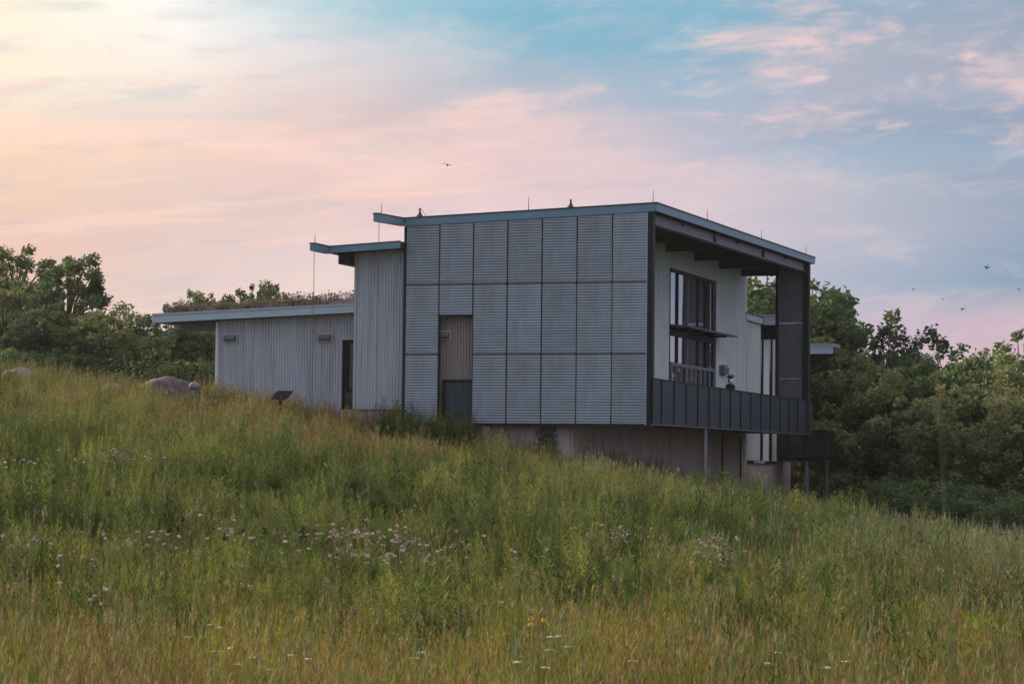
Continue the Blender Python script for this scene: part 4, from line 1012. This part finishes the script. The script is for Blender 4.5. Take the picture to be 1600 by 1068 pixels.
# lavender bergamot plants
berg = []
for s in range(4):
    V, F, mi = forb(200+s, 5, .74, 1.04, .07, None, .26, puff(20,.038,.026,1,.5), 24)
    berg.append(mesh_from(V, F, [M_forb, M_lav], mi, 'wildflower'))
def flower(name, me, px, py, hgt, label, group, cat, s=1.0):
    p = on_ground(px, py, hgt)
    if p is None: return
    e = empty(name, (p.x, p.y, gz(p.x, p.y)), random.uniform(0, 6.28)); e.scale = (s, s, s)
    link('flowering_stems', me, None, e); tag(e, label, cat, group)
def fset(lst, label, group, h=.92):
    for i, (px, py) in enumerate(lst): flower('wildflower', berg[i % 4], px+random.uniform(-13,13), py+random.uniform(-5,5), h, label, group, 'wildflower', random.uniform(.9,1.08))
fset([(176,708),(182,704),(188,706),(194,703),(200,705),(206,704),(212,706),(218,708),(224,711),(230,714),(186,712),(202,712)], 'pale pink-lavender wildflower of the dense clump on the upper left bank', 'lavender clump on the upper left bank')
fset([(62,640),(70,650),(30,718),(42,724),(120,706)], 'lavender wildflower scattered high on the far left', 'lavender flowers high on the far left')
fset([(10,830),(28,836),(62,838),(170,832),(184,836),(112,868),(250,830),(262,836),(125,900)], 'pinkish wildflower in the near left of the meadow', 'pinkish flowers in the near left')
fset([(330,808),(370,826),(386,830),(420,826),(455,832),(500,822),(512,826),(524,828),(532,824),(578,818),(588,820),(598,826),(612,822),(622,816),(632,830),(645,834),(655,842),(668,846),(596,838),(575,838),(612,848),(640,856),(690,842),(702,858),(735,834),(538,856),(575,858),(680,868)], 'lavender wildflower in the band across the middle of the meadow', 'lavender band across the middle meadow')
fset([(930,818),(938,822),(948,824),(956,826),(976,828),(984,834),(1012,830),(1040,824),(1098,846),(1110,842),(1120,846),(1128,850),(1144,860),(822,850)], 'pale lavender wildflower on the right half of the meadow', 'lavender flowers on the right half')
# white umbels
def umbel_mesh(seed):
    rng = np.random.default_rng(seed); V, F, mi = [], [], []
    strip(V, F, mi, np.array([0,0,-.05]), np.array([1.,0.]), .52, .006, .12, rng, 4, 0); c = np.array([.06,0,.555])
    for q in range(60):
        a = rng.uniform(0,6.28); rr = .036*math.sqrt(rng.random()); p = c + np.array([math.cos(a)*rr, math.sin(a)*rr, -.25*rr+rng.normal()*.002]); s_ = .008
        b0 = len(V); V += [p+np.array([-s_,0,0]), p+np.array([0,-s_,.002]), p+np.array([s_,0,0]), p+np.array([0,s_,.003])]; F.append([b0,b0+1,b0+2,b0+3]); mi.append(1)
    for q in range(8): strip(V, F, mi, c-np.array([0,0,.04]), np.array([math.cos(q*.785), math.sin(q*.785)]), .035, .002, .8, rng, 2, 0)
    return mesh_from(V, F, [M_cool, M_umbel], mi, 'umbel')
um = [umbel_mesh(s) for s in range(3)]
for i, (px, py) in enumerate([(335,993),(348,996),(352,1029),(348,1034),(384,1045),(382,1056),(456,1041),(475,1048),(430,1064),(630,1014),(664,1036),(672,1038),(660,1047),(879,1012),(866,1010),(846,1062),(800,1052),(808,1054),(848,1034),(900,1030),(1000,1054),(1200,1052),(1214,1036),(1295,1062),(1320,1052),(870,1012),(296,1012),(128,842)]):
    flower('white_wildflower', um[i % 3], px, py, .53, 'small flat white flower head in the near grass at the bottom', 'white flower heads in the near grass', 'wildflower', 1.15)
# yellow coneflowers
def cone_mesh():
    rng = np.random.default_rng(9); V, F, mi = [], [], []
    strip(V, F, mi, np.array([0,0,-.05]), np.array([1.,0.]), .60, .005, .08, rng, 4, 0); c = np.array([.045,0,.60])
    for q in range(9):
        a = q*.698; d = np.array([math.cos(a), math.sin(a), 0]); sd = np.array([-d[1], d[0], 0])
        b0 = len(V); V += [c+d*.006, c+d*.024+sd*.010-np.array([0,0,.014]), c+d*.030-np.array([0,0,.045]), c+d*.024-sd*.010-np.array([0,0,.014])]; F.append([b0,b0+1,b0+2,b0+3]); mi.append(1)
    puff(50,.013,.008,2,1.3)(V, F, mi, c+np.array([0,0,.010]), rng)
    return mesh_from(V, F, [M_cool, M_yel, M_seed], mi, 'coneflower')
cm = cone_mesh()
for (px, py, s_, lb_) in ((833,958,1.1,'yellow coneflower with dark centre, upper left of the small cluster'),(843,962,1.1,'yellow coneflower with dark centre, right of the small cluster'),(831,970,1.0,'yellow coneflower below the top pair'),(829,986,.9,'lowest orange-yellow coneflower of the small cluster')):
    flower('yellow_wildflower', cm, px, py, .62*s_, lb_, 'yellow coneflowers', 'wildflower', s_)
# dark brown seed stalks standing above the leafy band
sk = []
for s in range(2):
    V, F, mi = forb(300+s, 1, 1.15, 1.3, .11, None, .02, puff(34,.055,.028,1,1.3), 34); sk.append(mesh_from(V, F, [M_forb, M_seed], mi, 'weed_stalk'))
for i, (px, py) in enumerate([(75,722),(80,740),(285,800),(295,806),(368,816),(378,822),(467,812),(470,818),(165,760),(415,812),(700,800),(760,800)]):
    flower('weed_stalk', sk[i % 2], px, py, 1.25, 'tall brown-headed weed stalk '+['on the far left bank, nearer one','on the far left bank, farther one','left of the middle lavender flowers','just right of the stalk left of the flowers','between the left stalks and the middle pair','right one between the left and middle pairs','in the middle pair, left one','in the middle pair, right one','below the dense lavender clump','left of the middle pair','above the right end of the lavender band','farthest right, beyond the lavender band'][i], 'brown-headed weed stalks', 'weed stalk', 1.0)

# near, out-of-focus plants at the lower right
def near_stem(px, py, Y, w, label, heads=True):
    p = at(px, py, Y); zg = gz(p.x, p.y); h = p.z - zg; e = empty('tall_grass_stem', (p.x, p.y, zg)); tag(e, label, 'grass stem', 'blurred near grass stems')
    mb = MB(); lean = random.uniform(-.06,.06)
    mb.tube([(-lean*3,0,-.1),(-lean,0,h*.5),(0,0,h)], [w,w*.8,w*.3], 6).build('stem', M_cool, e)
    if heads:
        V, F, mi = [], [], []; puff(12,.03,.012,0,1)(V, F, mi, np.array([0,0,0.]), np.random.default_rng(int(px)))
        V = np.array(V)*np.array([.28,.28,3.0]) + np.array([0,0,h-.1]); link('seed_head', mesh_from(V, F, [M_cool], mi, 'seed_head'), None, e)
    for q in range(3):
        V, F, mi = [], [], []; strip(V, F, mi, np.array([0,0,h*.2*(q+.3)]), np.array([random.choice((-1,1))*1.0, .3]), .55, .012, .45, rng, 5, 0); link('blade', mesh_from(V, F, [M_cool], mi, 'blade'), None, e)
near_stem(1465, 540, 4.2, .002, 'tall blurred grass stem close to the lens, topping the trees on the right')
near_stem(1490, 820, 4.6, .003, 'shorter blurred near grass stem right of the tallest one', False)
near_stem(1275, 840, 6.5, .003, 'blurred near grass stem left of the others', False)
near_stem(1585, 860, 4.4, .003, 'blurred near grass stem at the right picture edge', False)
near_stem(1355, 880, 5.0, .003, 'blurred short near grass stem left of the tallest one', False)
yp = at(1530, 960, 8.0); zg = gz(yp.x, yp.y); ye = empty('yellow_leaf_plant', (yp.x, yp.y, zg)); tag(ye, 'blurred yellow-green leafy plant with an orange tip at the lower right', 'plant')
rg = np.random.default_rng(4); V, F, mi = [], [], []
for q in range(3):
    strip(V, F, mi, np.array([q*.05-.05,0,-.05]), np.array([1.,0.]), yp.z-zg, .008, .05, rg, 4, 0)
link('stem', mesh_from(V, F, [M_cool], mi, 'stem'), None, ye)
for q in range(64):
    h = (yp.z-zg)*rg.uniform(.5,1.0); a = rg.uniform(0,6.28); c = np.array([rg.normal()*.07, rg.normal()*.07, h]); d = np.array([math.cos(a), math.sin(a)])
    V, F, mi = [], [], []; L_ = rg.uniform(.04,.065); sd = np.array([-d[1], d[0], 0]); sd = sd*.6+np.array([0,0,rg.uniform(-.8,.8)]); tip = c+np.array([d[0]*L_, d[1]*L_, rg.uniform(-.2,1.2)*L_]); md = (c+tip)/2
    V = [c, md+sd*L_*.25, tip, md-sd*L_*.25]; link('leaf', mesh_from(V, [[0,1,2,3]], [M_yleaf], [0], 'leaf'), None, ye)
V, F, mi = [], [], []; puff(16,.012,.012,0,1)(V, F, mi, np.array([-.06,0,yp.z-zg+.0]), rg)
link('flower_bud', mesh_from(V, F, [surf('orange_bud', (.40,.14,.05), .7)], mi, 'flower_bud'), None, ye)

# ------------------------------------------------------------------ evening haze
hz = MB().box(-640, 640, -70, 930, -12, 21).build('haze', None)
hm = bpy.data.materials.new('haze_air'); hm.use_nodes = True; hn = hm.node_tree; hn.nodes.clear()
ho = hn.nodes.new('ShaderNodeOutputMaterial'); hv = hn.nodes.new('ShaderNodeVolumePrincipled'); hv.inputs['Density'].default_value = .00014
hv.inputs['Color'].default_value = (.93, .90, .90, 1); hv.inputs['Anisotropy'].default_value = .4
hn.links.new(hv.outputs[0], ho.inputs['Volume']); hz.data.materials.append(hm)
tag(hz, 'thin pale evening haze over the meadow and woods', kind='stuff')
